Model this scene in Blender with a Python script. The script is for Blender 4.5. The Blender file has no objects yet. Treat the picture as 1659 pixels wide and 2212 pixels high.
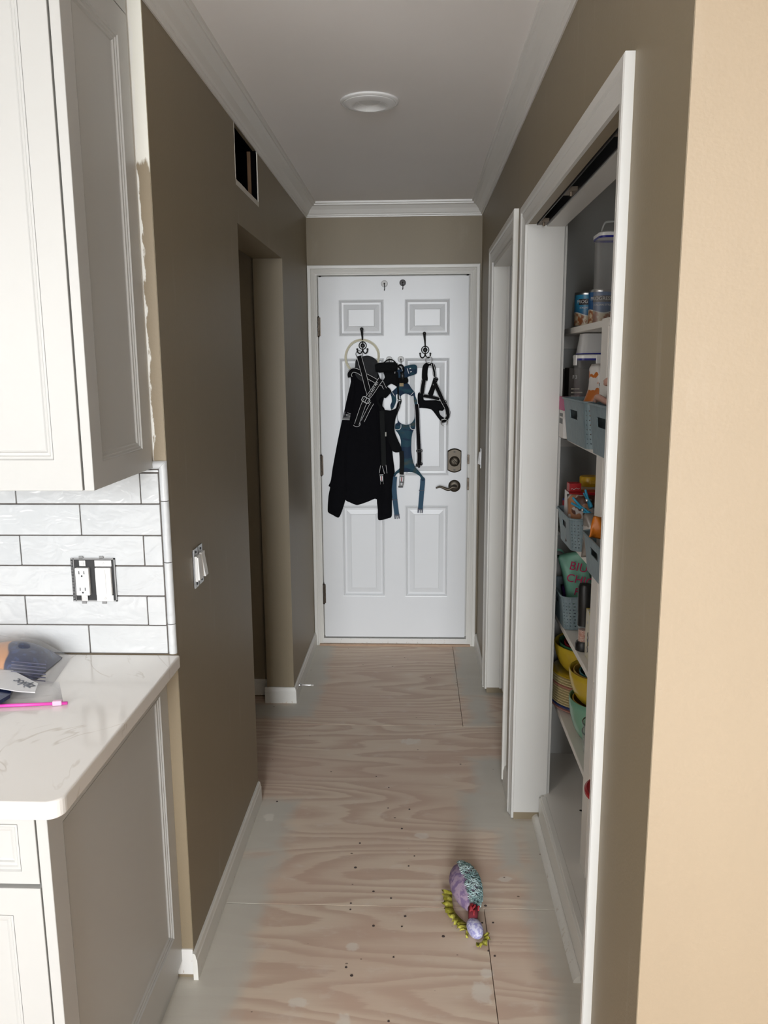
import bpy, bmesh, math, random
from mathutils import Vector, Matrix
from mathutils.geometry import delaunay_2d_cdt
random.seed(7)
scene = bpy.context.scene
C = scene.collection
# ------------------------------------------------------------------ camera
F_PX, CX, CY = 1733.494, 829.5, 1106.0
PITCH, YAW, ROLL, CAMZ = -0.180786, -0.0408285, -0.006304, 1.60
_f = Vector((math.sin(YAW)*math.cos(PITCH), math.cos(YAW)*math.cos(PITCH), math.sin(PITCH)))
_r = Vector((math.cos(YAW), -math.sin(YAW), 0)); _u = _r.cross(_f)
_r2 = _r*math.cos(ROLL)+_u*math.sin(ROLL); _u2 = -_r*math.sin(ROLL)+_u*math.cos(ROLL)
cam_d = bpy.data.cameras.new('camera'); cam = bpy.data.objects.new('camera', cam_d); C.objects.link(cam)
cam.matrix_world = Matrix(((_r2.x,_u2.x,-_f.x,0),(_r2.y,_u2.y,-_f.y,0),(_r2.z,_u2.z,-_f.z,CAMZ),(0,0,0,1)))
cam_d.sensor_fit = 'VERTICAL'; cam_d.sensor_height = 36; cam_d.lens = F_PX/2212*36
cam_d.clip_start = 0.05
scene.camera = cam
# ------------------------------------------------------------------ world, lights, exposure
W = bpy.data.worlds.new('sky'); scene.world = W; W.use_nodes = True
wn = W.node_tree.nodes; wl = W.node_tree.links
bg = wn['Background']
tc = wn.new('ShaderNodeTexCoord'); sp = wn.new('ShaderNodeSeparateXYZ'); mr = wn.new('ShaderNodeMapRange'); mx = wn.new('ShaderNodeMix')
mx.data_type = 'RGBA'
wl.new(tc.outputs['Generated'], sp.inputs[0]); wl.new(sp.outputs['Z'], mr.inputs[0])
mr.inputs[1].default_value = -0.15; mr.inputs[2].default_value = 0.2
wl.new(mr.outputs[0], mx.inputs[0])
mx.inputs[6].default_value = (0.42, 0.40, 0.36, 1); mx.inputs[7].default_value = (0.80, 0.90, 1.0, 1)
wl.new(mx.outputs[2], bg.inputs[0]); bg.inputs[1].default_value = 0.12
def area(name, loc, target, sx, sy, power, col):
    l = bpy.data.lights.new(name, 'AREA'); l.shape = 'RECTANGLE'; l.size = sx; l.size_y = sy; l.energy = power; l.color = col
    o = bpy.data.objects.new(name, l); C.objects.link(o); o.location = loc
    o.rotation_euler = (Vector(target)-Vector(loc)).to_track_quat('-Z', 'Y').to_euler(); return o
area('window_light', (-0.2, -9.8, 2.9), (-0.1, 4.4, 0.9), 2.6, 4.6, 1420, (0.94, 0.97, 1.0))
area('kitchen_window_light', (-2.6, -2.0, 1.75), (0.3, 1.6, 1.0), 1.3, 1.0, 37, (1.0, 0.97, 0.93))
sun = bpy.data.lights.new('sun', 'SUN'); sun.energy = 6.5; sun.angle = math.radians(0.6); sun.color = (1.0, 0.98, 0.95)
sun_o = bpy.data.objects.new('sun', sun); C.objects.link(sun_o); sun_o.location = (0,-8,8)      # falls on the floor of the bright room behind the camera
sun_o.rotation_euler = Vector((0.15, 1.0, -1.35)).to_track_quat('-Z', 'Y').to_euler()
scene.view_settings.view_transform = 'Standard'; scene.view_settings.look = 'None'
scene.view_settings.gamma = 1.0; scene.view_settings.use_curve_mapping = False
scene.view_settings.exposure = 0.0
scene.cycles.use_denoising = True
scene.cycles.max_bounces = 10; scene.cycles.diffuse_bounces = 6; scene.cycles.transparent_max_bounces = 24
scene.cycles.caustics_reflective = False; scene.cycles.caustics_refractive = False
# ------------------------------------------------------------------ helpers
def ray(u, v):
    d = _r2*((u-CX)/F_PX) - _u2*((v-CY)/F_PX) + _f
    return d
def at(u, v, Y):                       # the point of the plane y = Y seen at a place of the photograph
    d = ray(u, v); return Vector((0,0,CAMZ)) + d*(Y/d.y)
def onfloor(u, v, z=0.0):
    d = ray(u, v); return Vector((0,0,CAMZ)) + d*((z-CAMZ)/d.z)
ORG = {}
class MB:
    def __init__(s): s.v = []; s.f = []; s.mi = []; s.cur = 0
    def add(s, vs, fs):
        n = len(s.v); s.v += [tuple(p) for p in vs]
        for f in fs: s.f.append(tuple(i+n for i in f)); s.mi.append(s.cur)
        return s
    def box(s, x0, x1, y0, y1, z0, z1):
        vs = [(x0,y0,z0),(x1,y0,z0),(x1,y1,z0),(x0,y1,z0),(x0,y0,z1),(x1,y0,z1),(x1,y1,z1),(x0,y1,z1)]
        return s.add(vs, [(0,3,2,1),(4,5,6,7),(0,1,5,4),(1,2,6,5),(2,3,7,6),(3,0,4,7)])
    def obox(s, c, ax, ay, az, hx, hy, hz):
        c = Vector(c); vs = []
        for k in (-1,1):
            for a,b in ((-1,-1),(1,-1),(1,1),(-1,1)): vs.append(c+ax*(a*hx)+ay*(b*hy)+az*(k*hz))
        return s.add(vs, [(0,3,2,1),(4,5,6,7),(0,1,5,4),(1,2,6,5),(2,3,7,6),(3,0,4,7)])
    def tube(s, pts, r, n=8, closed=False, caps=True):
        pts = [Vector(p) for p in pts]; m = len(pts)
        rs = r if isinstance(r, (list, tuple)) else [r]*m
        prev = None; base = len(s.v); vs = []
        for i, p in enumerate(pts):
            if closed: t = (pts[(i+1)%m]-pts[i-1])
            else: t = pts[min(i+1,m-1)]-pts[max(i-1,0)]
            t.normalize()
            if prev is None:
                a = Vector((0,0,1)) if abs(t.z) < 0.9 else Vector((1,0,0))
                nrm = t.cross(a).normalized()
            else:
                nrm = (prev - t*prev.dot(t)).normalized()
            prev = nrm; b = t.cross(nrm)
            for k in range(n):
                an = 2*math.pi*k/n; vs.append(p+(nrm*math.cos(an)+b*math.sin(an))*rs[i])
        fs = []
        for i in range(m if closed else m-1):
            j = (i+1) % m
            for k in range(n): fs.append((i*n+k, i*n+(k+1)%n, j*n+(k+1)%n, j*n+k))
        if caps and not closed:
            fs.append(tuple(range(n))[::-1]); fs.append(tuple((m-1)*n+k for k in range(n)))
        return s.add(vs, fs)
    def lathe(s, prof, c, n=24, axis='z', caps=True):
        c = Vector(c); vs = []; m = len(prof)
        for (r, h) in prof:
            for k in range(n):
                a = 2*math.pi*k/n; x, y = r*math.cos(a), r*math.sin(a)
                vs.append(c+(Vector((x,y,h)) if axis == 'z' else Vector((x,h,y)) if axis == 'y' else Vector((h,x,y))))
        fs = []
        for i in range(m-1):
            for k in range(n): fs.append((i*n+k, i*n+(k+1)%n, (i+1)*n+(k+1)%n, (i+1)*n+k))
        if caps:
            fs.append(tuple(range(n))[::-1]); fs.append(tuple((m-1)*n+k for k in range(n)))
        return s.add(vs, fs)
    def ball(s, c, rx, ry, rz, n=16, m=10, rot=None):
        c = Vector(c); vs = []; fs = []
        for i in range(m+1):
            th = math.pi*i/m
            for k in range(n):
                a = 2*math.pi*k/n; p = Vector((rx*math.sin(th)*math.cos(a), ry*math.sin(th)*math.sin(a), rz*math.cos(th)))
                vs.append(c+(rot @ p if rot else p))
        for i in range(m):
            for k in range(n): fs.append((i*n+k, i*n+(k+1)%n, (i+1)*n+(k+1)%n, (i+1)*n+k))
        return s.add(vs, fs)
    def build(s, name, mat, parent=None, smooth=False, bevel=0, org=None, weld=True, seg=2):
        me = bpy.data.meshes.new(name); o = bpy.data.objects.new(name, me); C.objects.link(o)
        if parent is not None:
            og = ORG[parent.name]; o.parent = parent
        else:
            og = Vector(org) if org is not None else Vector((0,0,0)); o.location = og
        ORG[o.name] = og.copy()
        me.from_pydata([tuple(Vector(p)-og) for p in s.v], [], s.f)
        mats = mat if isinstance(mat, (list, tuple)) else [mat]
        for m_ in mats: me.materials.append(m_)
        if len(mats) > 1: me.polygons.foreach_set('material_index', s.mi)
        bm = bmesh.new(); bm.from_mesh(me)
        if weld: bmesh.ops.remove_doubles(bm, verts=bm.verts, dist=1e-6)
        bmesh.ops.recalc_face_normals(bm, faces=bm.faces)
        bm.to_mesh(me); bm.free()
        if smooth:
            for p in me.polygons: p.use_smooth = True
            if smooth == 'auto': me.set_sharp_from_angle(angle=math.radians(40))
        if bevel:
            b = o.modifiers.new('bevel', 'BEVEL'); b.width = bevel; b.segments = seg; b.limit_method = 'ANGLE'; b.angle_limit = math.radians(40)
        return o
def tag(o, label, cat, group=None):
    o['label'] = label; o['category'] = cat
    if group: o['group'] = group
    return o
def thing(name, label, cat, loc=(0,0,0), group=None):
    o = bpy.data.objects.new(name, None); C.objects.link(o); o.location = loc; o.empty_display_size = 0.05
    ORG[o.name] = Vector(loc); return tag(o, label, cat, group)
def struct(o): o['kind'] = 'structure'; return o
def stuff(o): o['kind'] = 'stuff'; return o
def copy_tree(o, parent=None):
    c = o.copy(); C.objects.link(c); ORG[c.name] = ORG[o.name].copy()
    if parent is not None: c.parent = parent
    for ch in list(o.children): copy_tree(ch, c)
    return c
def crom(pts, k=6):
    pts = [Vector(p) for p in pts]; out = []
    for i in range(len(pts)-1):
        p0, p1, p2, p3 = pts[max(i-1,0)], pts[i], pts[i+1], pts[min(i+2,len(pts)-1)]
        for j in range(k):
            t = j/k
            out.append(0.5*((2*p1)+(p2-p0)*t+(2*p0-5*p1+4*p2-p3)*t*t+(3*p1-p0-3*p2+p3)*t**3))
    out.append(pts[-1]); return out
# ------------------------------------------------------------------ materials
class NT:
    def __init__(s, name):
        s.m = bpy.data.materials.new(name); s.m.use_nodes = True; s.t = s.m.node_tree; s.n = s.t.nodes; s.l = s.t.links; s.b = s.n['Principled BSDF']
        s._pos = None
    def put(s, sock, v):
        if isinstance(v, bpy.types.NodeSocket): s.l.new(v, sock)
        elif v is not None:
            try: sock.default_value = v
            except Exception: sock.default_value = tuple(v)+(1,) if len(v) == 3 else v
    def pos(s):
        if s._pos is None: s._pos = s.n.new('ShaderNodeNewGeometry').outputs['Position']
        return s._pos
    def obj(s): return s.n.new('ShaderNodeTexCoord').outputs['Object']
    def xyz(s, v):
        q = s.n.new('ShaderNodeSeparateXYZ'); s.l.new(v, q.inputs[0]); return q.outputs
    def scale(s, v, sc, off=None):
        q = s.n.new('ShaderNodeMapping'); s.l.new(v, q.inputs[0]); q.inputs['Scale'].default_value = sc
        if off is not None: s.put(q.inputs['Location'], off)
        return q.outputs[0]
    def math(s, op, a, b=0.0, c=None, clamp=False):
        q = s.n.new('ShaderNodeMath'); q.operation = op; q.use_clamp = clamp; s.put(q.inputs[0], a); s.put(q.inputs[1], b)
        if c is not None: s.put(q.inputs[2], c)
        return q.outputs[0]
    def noise(s, v, sc, det=3, rough=0.55, dist=0.0):
        q = s.n.new('ShaderNodeTexNoise'); s.l.new(v, q.inputs['Vector']); q.inputs['Scale'].default_value = sc
        q.inputs['Detail'].default_value = det; q.inputs['Roughness'].default_value = rough; q.inputs['Distortion'].default_value = dist
        return q.outputs['Fac']
    def voro(s, v, sc):
        q = s.n.new('ShaderNodeTexVoronoi'); s.l.new(v, q.inputs['Vector']); q.inputs['Scale'].default_value = sc; return q.outputs['Distance']
    def mrange(s, v, a, b, c=0.0, d=1.0, smooth=True):
        q = s.n.new('ShaderNodeMapRange'); q.interpolation_type = 'SMOOTHSTEP' if smooth else 'LINEAR'
        s.put(q.inputs[0], v); q.inputs[1].default_value = a; q.inputs[2].default_value = b; q.inputs[3].default_value = c; q.inputs[4].default_value = d
        return q.outputs[0]
    def mix(s, f, a, b):
        q = s.n.new('ShaderNodeMix'); q.data_type = 'RGBA'; s.put(q.inputs[0], f); s.put(q.inputs[6], (*a,1) if isinstance(a, tuple) else a); s.put(q.inputs[7], (*b,1) if isinstance(b, tuple) else b)
        return q.outputs[2]
    def bump(s, h, strength, dist=0.002):
        q = s.n.new('ShaderNodeBump'); q.inputs['Strength'].default_value = strength; q.inputs['Distance'].default_value = dist
        s.l.new(h, q.inputs['Height']); s.l.new(q.outputs[0], s.b.inputs['Normal'])
    def col(s, v): s.put(s.b.inputs['Base Color'], (*v,1) if isinstance(v, tuple) else v)
    def set(s, **k):
        for a, v in k.items(): s.put(s.b.inputs[a.replace('_',' ')], v)
        return s
def plain(name, col, rough=0.5, metal=0.0, var=0.06, nsc=30, bump=0.0, bsc=200, **k):
    t = NT(name); n = t.noise(t.obj(), nsc, 3)
    t.col(t.mix(n, tuple(c*(1-var) for c in col), tuple(min(1,c*(1+var)) for c in col)))
    t.set(Roughness=rough, Metallic=metal)
    if bump: t.bump(t.noise(t.obj(), bsc, 2), bump, 0.001)
    for a, v in k.items(): t.put(t.b.inputs[a.replace('_',' ')], v)
    return t.m
def wall_paint(name, col, primer=False):
    t = NT(name); p = t.pos(); n = t.noise(t.scale(p, (1,1,0.35)), 5, 4)
    c = t.mix(n, tuple(x*0.95 for x in col), tuple(x*1.05 for x in col))
    x = t.xyz(p)
    if primer:      # bare white primer on the upper stretch with a ragged brushed lower end, and paint chips
        nz = t.noise(t.scale(p, (60,60,14)), 1, 4)
        h = t.math('ADD', x['Z'], t.math('MULTIPLY', t.math('SUBTRACT', nz, 0.5), 0.10))
        c = t.mix(t.mrange(h, 2.035, 2.05), c, (0.80,0.79,0.72))
        ed = t.noise(t.scale(p, (90,90,22)), 1, 4)
        e = t.math('ADD', x['X'], t.math('MULTIPLY', ed, 0.03))
        c = t.mix(t.math('MULTIPLY', t.mrange(e, -0.598, -0.601), t.mrange(x['Z'], 1.36, 1.42)), c, (0.80,0.79,0.74))
    else:           # faint scuffs
        sc = t.noise(t.scale(p, (3,9,1.2)), 2.2, 5)
        c = t.mix(t.mrange(sc, 0.60, 0.78, 0, 0.10), c, (0.62,0.56,0.48))
    t.col(c); t.set(Roughness=0.48)
    t.bump(t.noise(p, 170, 2, 0.5), 0.22, 0.0012)
    return t.m
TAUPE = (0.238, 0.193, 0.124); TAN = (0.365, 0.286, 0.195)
M_wall = wall_paint('taupe_paint', TAUPE)
M_wallk = wall_paint('tan_paint_patched', (0.27,0.215,0.140), True)
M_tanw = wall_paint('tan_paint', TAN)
M_ceil = plain('ceiling_paint', (0.90,0.88,0.865), 0.8, var=0.02, nsc=4, bump=0.08, bsc=120)
def worn_white(name, col, low=0.0, rough=0.38):
    t = NT(name); p = t.pos(); n = t.noise(p, 6, 4)
    c = t.mix(n, tuple(x*0.97 for x in col), col)
    if low:
        z = t.xyz(p)['Z']; ch = t.noise(t.scale(p, (1,1,0.6)), 70, 5)
        f = t.math('MULTIPLY', t.mrange(z, low, 0.0, 0, 1), t.mrange(ch, 0.60, 0.68, 0, 0.8))
        c = t.mix(f, c, (0.46,0.38,0.30))
    t.col(c); t.set(Roughness=rough); t.bump(t.noise(p, 90, 2), 0.05, 0.001); return t.m
M_trim = worn_white('trim_white', (0.76,0.75,0.72))
M_trimw = worn_white('worn_trim_white', (0.74,0.73,0.69), 0.028)
M_sill = worn_white('chipped_sill_paint', (0.74,0.73,0.70), 0.10)
M_door = worn_white('door_white', (0.76,0.775,0.79), rough=0.34)
M_cab = plain('cabinet_white', (0.49,0.49,0.475), 0.36, var=0.015, nsc=5)
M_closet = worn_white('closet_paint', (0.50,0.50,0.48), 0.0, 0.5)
M_shelf = worn_white('shelf_white', (0.72,0.69,0.64))
M_dark = plain('dark_gap', (0.02,0.018,0.016), 0.9)
M_black = plain('black_plastic', (0.012,0.012,0.013), 0.4)
M_fleece = plain('black_fleece', (0.0040,0.0040,0.0055), 0.95, Specular_IOR_Level=0.12, var=0.3, nsc=60, bump=0.3, bsc=600)
M_web = plain('black_webbing', (0.005,0.005,0.0055), 0.8, Specular_IOR_Level=0.12, var=0.3, nsc=300, bump=0.3, bsc=900)
M_webg = plain('charcoal_webbing', (0.012,0.013,0.013), 0.8, Specular_IOR_Level=0.12, var=0.2, nsc=300)
M_refl = plain('reflective_trim', (0.62,0.62,0.62), 0.4)
M_pad = plain('black_padded_mesh', (0.006,0.0065,0.0075), 0.9, Specular_IOR_Level=0.12, var=0.4, nsc=200, bump=0.4, bsc=700)
M_iron = plain('black_iron', (0.006,0.006,0.006), 0.45, 0.1)
M_steel = plain('steel', (0.62,0.62,0.62), 0.28, 1.0)
M_nickel = plain('satin_nickel', (0.105,0.090,0.072), 0.5, 1.0)
M_bronze = plain('worn_hinge_metal', (0.11,0.09,0.072), 0.42, 0.9, var=0.3, nsc=80)
M_cream = plain('cream_tubing', (0.72,0.68,0.52), 0.35)
M_wht = plain('white_plastic', (0.80,0.80,0.79), 0.3, var=0.01)
M_ivory = plain('grout_backing', (0.10,0.085,0.075), 0.9)
def camo(name):
    t = NT(name); p = t.pos(); n = t.noise(t.scale(p,(7,7,15)), 1.3, 2)
    c = t.mix(t.mrange(n,0.44,0.5), (0.007,0.028,0.066), (0.012,0.058,0.088)); c = t.mix(t.mrange(n,0.57,0.66), c, (0.050,0.068,0.062))
    t.col(c); t.set(Roughness=0.8); return t.m
M_blue = camo('blue_banded_fabric')
M_blues = plain('blue_webbing', (0.014,0.062,0.115), 0.7, var=0.15, nsc=200)
M_navy = plain('navy_plastic', (0.015,0.022,0.055), 0.4)
M_tan = plain('tan_patch', (0.42,0.32,0.18), 0.8)
# tiles: glazed, each a little different, wavy surface
def tile_mat():
    t = NT('glazed_white_tile'); p = t.pos(); inf = t.n.new('ShaderNodeObjectInfo').outputs['Random']
    n = t.noise(p, 9, 3); c = t.mix(n, (0.50,0.515,0.525), (0.57,0.585,0.595))
    c = t.mix(t.math('MULTIPLY', inf, 0.35), c, (0.72,0.73,0.73))
    t.col(c); t.set(Roughness=0.13); t.bump(t.noise(t.scale(p,(1,1,1.6)), 17, 2, 0.5, 0.8), 0.55, 0.006); return t.m
M_tile = tile_mat()
def quartz():
    t = NT('white_quartz'); p = t.pos(); n = t.noise(p, 2.6, 5, 0.6, 0.7)
    v = t.math('ABSOLUTE', t.math('SUBTRACT', n, 0.5)); f = t.mrange(v, 0.010, 0.0, 0, 0.65)
    n2 = t.noise(p, 7, 3); f = t.math('MULTIPLY', f, t.mrange(n2, 0.38, 0.55))
    t.col(t.mix(f, (0.78,0.76,0.73), (0.55,0.50,0.44))); t.set(Roughness=0.12); return t.m
M_quartz = quartz()
# plywood with skim-coat patches (their own ragged shapes on the boards)
PATCH = [(-0.72,-0.45,1.55,2.42),(-0.72,-0.44,2.40,2.74),(-0.50,-0.30,1.2,1.62),(-0.9,-0.47,3.46,3.62),(-0.62,-0.47,3.5,4.6),
         (0.215,0.5,3.72,4.6),(0.24,0.36,3.40,3.74),(0.17,0.40,2.56,2.83),(0.22,0.42,2.80,3.10),(0.27,0.36,2.35,2.66),(0.345,0.5,1.55,2.66),(0.33,0.36,2.1,2.2)]
BLOB = [(-0.53,2.63,0.022,0.03),(-0.175,1.985,0.022,0.02),(-0.02,3.235,0.05,0.03),(-0.18,1.72,0.02,0.04),(0.02,1.66,0.03,0.015),(0.17,1.83,0.03,0.05),(0.19,1.90,0.02,0.02),(-0.30,1.78,0.03,0.02),
        (0.02,2.53,0.03,0.02),(0.28,2.30,0.03,0.015)]
def plywood():
    t = NT('rough_plywood'); p = t.pos(); x = t.xyz(p); inf = t.n.new('ShaderNodeObjectInfo').outputs['Random']
    off = t.n.new('ShaderNodeCombineXYZ'); t.l.new(t.math('MULTIPLY', inf, 40.0), off.inputs[0]); t.l.new(t.math('MULTIPLY', inf, 17.0), off.inputs[1])
    q = t.n.new('ShaderNodeVectorMath'); q.operation = 'ADD'; t.l.new(p, q.inputs[0]); t.l.new(off.outputs[0], q.inputs[1]); v = q.outputs[0]
    n1 = t.noise(t.scale(v, (0.42, 2.5, 1)), 1.35, 2, 0.4, 0.12)
    wob = t.noise(t.scale(v, (3.0, 20, 1)), 1, 4, 0.6)
    h = t.math('ADD', t.math('MULTIPLY', n1, 19.0), t.math('MULTIPLY', wob, 1.1))
    rg = t.math('FRACT', h)
    band = t.math('MULTIPLY', t.mrange(rg, 0.15, 0.80), t.mrange(rg, 1.0, 0.86))
    fine = t.noise(t.scale(v, (4, 150, 1)), 1, 3)
    big = t.noise(t.scale(v, (0.8, 1.6, 1)), 1.7, 2)
    c = t.mix(band, (0.74,0.615,0.49), (0.60,0.445,0.345))
    c = t.mix(t.mrange(big, 0.42, 0.64, 0, 0.40), c, (0.62,0.445,0.35))
    c = t.mix(t.math('MULTIPLY', fine, 0.20), c, (0.52,0.40,0.31))
    # scuffed whitish residue
    res = t.noise(t.scale(p, (5,9,1)), 2.2, 5, 0.65)
    c = t.mix(t.mrange(res, 0.53, 0.74, 0, 0.38), c, (0.76,0.69,0.61))
    # skim coat
    d = None
    for (a,b,e,f) in PATCH:
        m = t.math('MINIMUM', t.math('MINIMUM', t.math('SUBTRACT', x['X'], a), t.math('SUBTRACT', b, x['X'])), t.math('MINIMUM', t.math('SUBTRACT', x['Y'], e), t.math('SUBTRACT', f, x['Y'])))
        d = m if d is None else t.math('MAXIMUM', d, m)
    en = t.noise(p, 7, 4, 0.6)
    d = t.math('ADD', d, t.math('MULTIPLY', t.math('SUBTRACT', en, 0.5), 0.13))
    k = t.mrange(d, -0.035, 0.045, 0, 0.90)
    sk = t.mix(t.noise(p, 4, 3), (0.53,0.51,0.45), (0.62,0.60,0.54))
    c = t.mix(k, c, sk)
    e2 = None
    for (a,b,rx,ry) in BLOB:
        u = t.math('DIVIDE', t.math('SUBTRACT', x['X'], a), rx); w = t.math('DIVIDE', t.math('SUBTRACT', x['Y'], b), ry)
        dd = t.math('SUBTRACT', 1.0, t.math('ADD', t.math('MULTIPLY', u, u), t.math('MULTIPLY', w, w)))
        e2 = dd if e2 is None else t.math('MAXIMUM', e2, dd)
    e2 = t.math('ADD', e2, t.math('MULTIPLY', t.math('SUBTRACT', t.noise(p, 40, 3), 0.5), 2.2))
    c = t.mix(t.mrange(e2, 0.0, 0.7, 0, 0.55), c, (0.78,0.74,0.67))
    # specks of dirt
    sp_ = t.voro(t.scale(p, (1,1.4,0)), 16); sel = t.noise(p, 11, 1)
    c = t.mix(t.math('MULTIPLY', t.mrange(sp_, 0.085, 0.05), t.mrange(sel, 0.56, 0.60)), c, (0.16,0.11,0.08))
    t.col(c); t.set(Roughness=0.62); t.bump(t.math('ADD', fine, t.math('MULTIPLY', band, 0.5)), 0.12, 0.001); return t.m
M_ply = plywood()
M_rawwood = plain('raw_wood', (0.42,0.29,0.20), 0.7, var=0.2, nsc=40)

# ------------------------------------------------------------------ room shell
XL, XR, YB, ZC = -0.588, 0.348, 4.455, 2.445
YK = 1.86            # kitchen (tiled) wall plane = front end of the left hall wall
YN = 1.118           # near end of the right hall wall
mb = MB(); mb.box(-3.2,3.2,-10.2,5.0,-0.06,-0.014); floor = struct(mb.build('floor', M_dark))
def sheet(x0,x1,y0,y1): return MB().box(x0,x1,y0,y1,-0.014,0.0).build('plywood_sheet', M_ply, floor, bevel=0.0005, seg=1)
g = 0.0010
for (x0,x1,y0,y1) in [(-1.8,0.211-g,3.39+g,4.52),(0.211+g,1.6,3.39+g,4.52),(-1.3,1.4,2.158+g,3.39-g),(-2.4,0.204-g,0.94+g,2.158-g),(0.204+g,2.6,0.94+g,2.158-g),(-3.2,-0.6,-0.28,0.94-g),(-0.6+2*g,3.2,-0.28,0.94-g)]:
    sheet(x0,x1,y0,y1)
struct(MB().box(-3.2,3.2,-10.2,-0.284,-0.014,0.0).build('floor_kitchen', plain('pale_bounce_floor',(0.72,0.73,0.74),0.6,var=0.03,nsc=3)))  # unseen floor behind the camera, pale neutral colour chosen to bounce light
scr = [(752,555),(750,580),(842,645),(955,648),(842,508),(912,535),(982,407),(955,258),(900,176),(985,181),(853,50),(903,94),(733,810),(755,843),(922,770),(902,1025),(968,607),(1120,687),(458,150),(788,316),(770,413),(1005,367),(1288,565),(1275,633),(1318,633),(1300,745),(1325,765)]
smesh = None
for (a,b) in scr:
    p = onfloor(350+a/1.8433, 1650+b/1.8433)
    if smesh is None:
        q = MB().lathe([(0.004,0),(0.0036,0.0008),(0.0016,0.0008),(0.0014,0.0002)], (0,0,0), 10).build('screw', plain('dark_screw',(0.07,0.05,0.045),0.6), floor)
        smesh = q
    else:
        q = smesh.copy(); C.objects.link(q); ORG[q.name] = ORG[floor.name]
    s_ = random.uniform(0.7,1.25); q.location = (p.x,p.y,0.0); q.scale = (s_,s_,1)
# ceiling with hole left out (the downlight's can sits below it)
struct(MB().box(-3.2,3.2,-2.5,5.0,ZC,ZC+0.1).build('ceiling', M_ceil))
# left hall wall: wall, opening, vent hole
VY0,VY1,VZ0,VZ1 = 2.738,3.128,2.195,2.377
OY0,OY1,OZ = 2.742,3.632,2.063
mb = MB(); T = XL-0.13
mb.box(T,XL,YK,OY0,0,ZC).box(T,XL,OY1,YB+0.1,0,ZC)
mb.box(T,XL,OY0,OY1,OZ,VZ0).box(T,XL,VY1,OY1,VZ0,ZC).box(T,XL,OY0,VY1,VZ1,ZC)
wl_ = struct(mb.build('wall_left', M_wall))
# torn edge of the vent hole, black panels that paint the shade inside it, and stud
mb = MB()
for (a0,b0,a1,b1,w) in [(VY0,VZ0,VY1,VZ0,0.022),(VY0,VZ0,VY0,VZ1,0.008),(VY1,VZ0,VY1,VZ1,0.006)]:
    n = 14; prev = None
    for i in range(n+1):
        t_ = i/n; y_ = a0+(a1-a0)*t_; z_ = b0+(b1-b0)*t_; r_ = w*random.uniform(0.55,1.0)
        if a0 == a1: pr = (y_, z_, y_+(r_ if a0 == VY0 else -r_), z_)
        else: pr = (y_, z_-w*0.55, y_, z_+r_*0.3)
        if prev:
            mb.add([(XL+0.0008,prev[0],prev[1]),(XL+0.0008,pr[0],pr[1]),(XL+0.0008,pr[2],pr[3]),(XL+0.0008,prev[2],prev[3]),(XL-0.012,prev[0],prev[1]),(XL-0.012,pr[0],pr[1]),(XL-0.012,pr[2],pr[3]),(XL-0.012,prev[2],prev[3])],[(0,1,2,3),(4,7,6,5),(3,2,6,7),(0,4,5,1)])
        prev = pr
mb.build('torn_drywall_edge', plain('gypsum',(0.66,0.63,0.57),0.9), wl_)
mb = MB(); mb.box(T-0.42,T-0.40,OY0-0.05,VY1+0.05,VZ0-0.06,ZC).box(T-0.42,T-0.002,OY0-0.07,OY0-0.05,VZ0-0.06,ZC).box(T-0.42,T-0.002,VY1+0.05,VY1+0.07,VZ0-0.06,ZC).box(T-0.42,T-0.002,OY0-0.05,VY1+0.05,VZ0-0.07,VZ0-0.06)
mb.build('hole_shade_back', plain('hole_shade_black',(0.003,0.003,0.004),0.95,Specular_IOR_Level=0.0), wl_)
mb = MB(); mb.box(XL-0.034,XL-0.022,VY1-0.022,VY1-0.013,VZ0+0.003,VZ1-0.004)
mb.build('wall_stud', plain('stud_wood',(0.22,0.13,0.07),0.8,var=0.2), wl_)
MB().box(T+0.01,XL-0.003,VY1-0.012,VY1-0.001,VZ0+0.002,VZ1).box(T+0.01,XL-0.003,VY0+0.001,VY0+0.006,VZ0+0.002,VZ1).box(T+0.01,XL-0.003,VY0,VY1,VZ0+0.0005,VZ0+0.002).box(T+0.01,XL-0.014,VY0,VY1,VZ1-0.003,VZ1-0.0005).build('hole_shade_liner', plain('hole_shade_dark',(0.003,0.003,0.004),0.95,Specular_IOR_Level=0.0), wl_)  # sheenless black sheets lining the hole, its darkness put into the colour
# passage beyond the left opening
mb = MB(); mb.box(-2.0,T,3.70,3.82,0,ZC).box(-2.1,-2.0,2.3,3.82,0,ZC).box(-2.0,T,2.3,2.4,0,ZC)
struct(mb.build('wall_passage', M_wall))
# tiled kitchen wall
wk = struct(MB().box(-3.2,XL-0.0012,YK-0.0015,YK+0.12,0,ZC).build('wall_kitchen', M_wallk))
# back wall with the door opening
DX0, DX1, DZ0, DZ1 = -0.530, 0.282, 0.045, 2.070
mb = MB(); mb.box(T,DX0-0.014,YB,YB+0.13,0,ZC).box(DX1+0.014,1.3,YB,YB+0.13,0,ZC).box(DX0-0.014,DX1+0.014,YB,YB+0.13,DZ1+0.012,ZC)
struct(mb.build('wall_back', M_wall))
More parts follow.
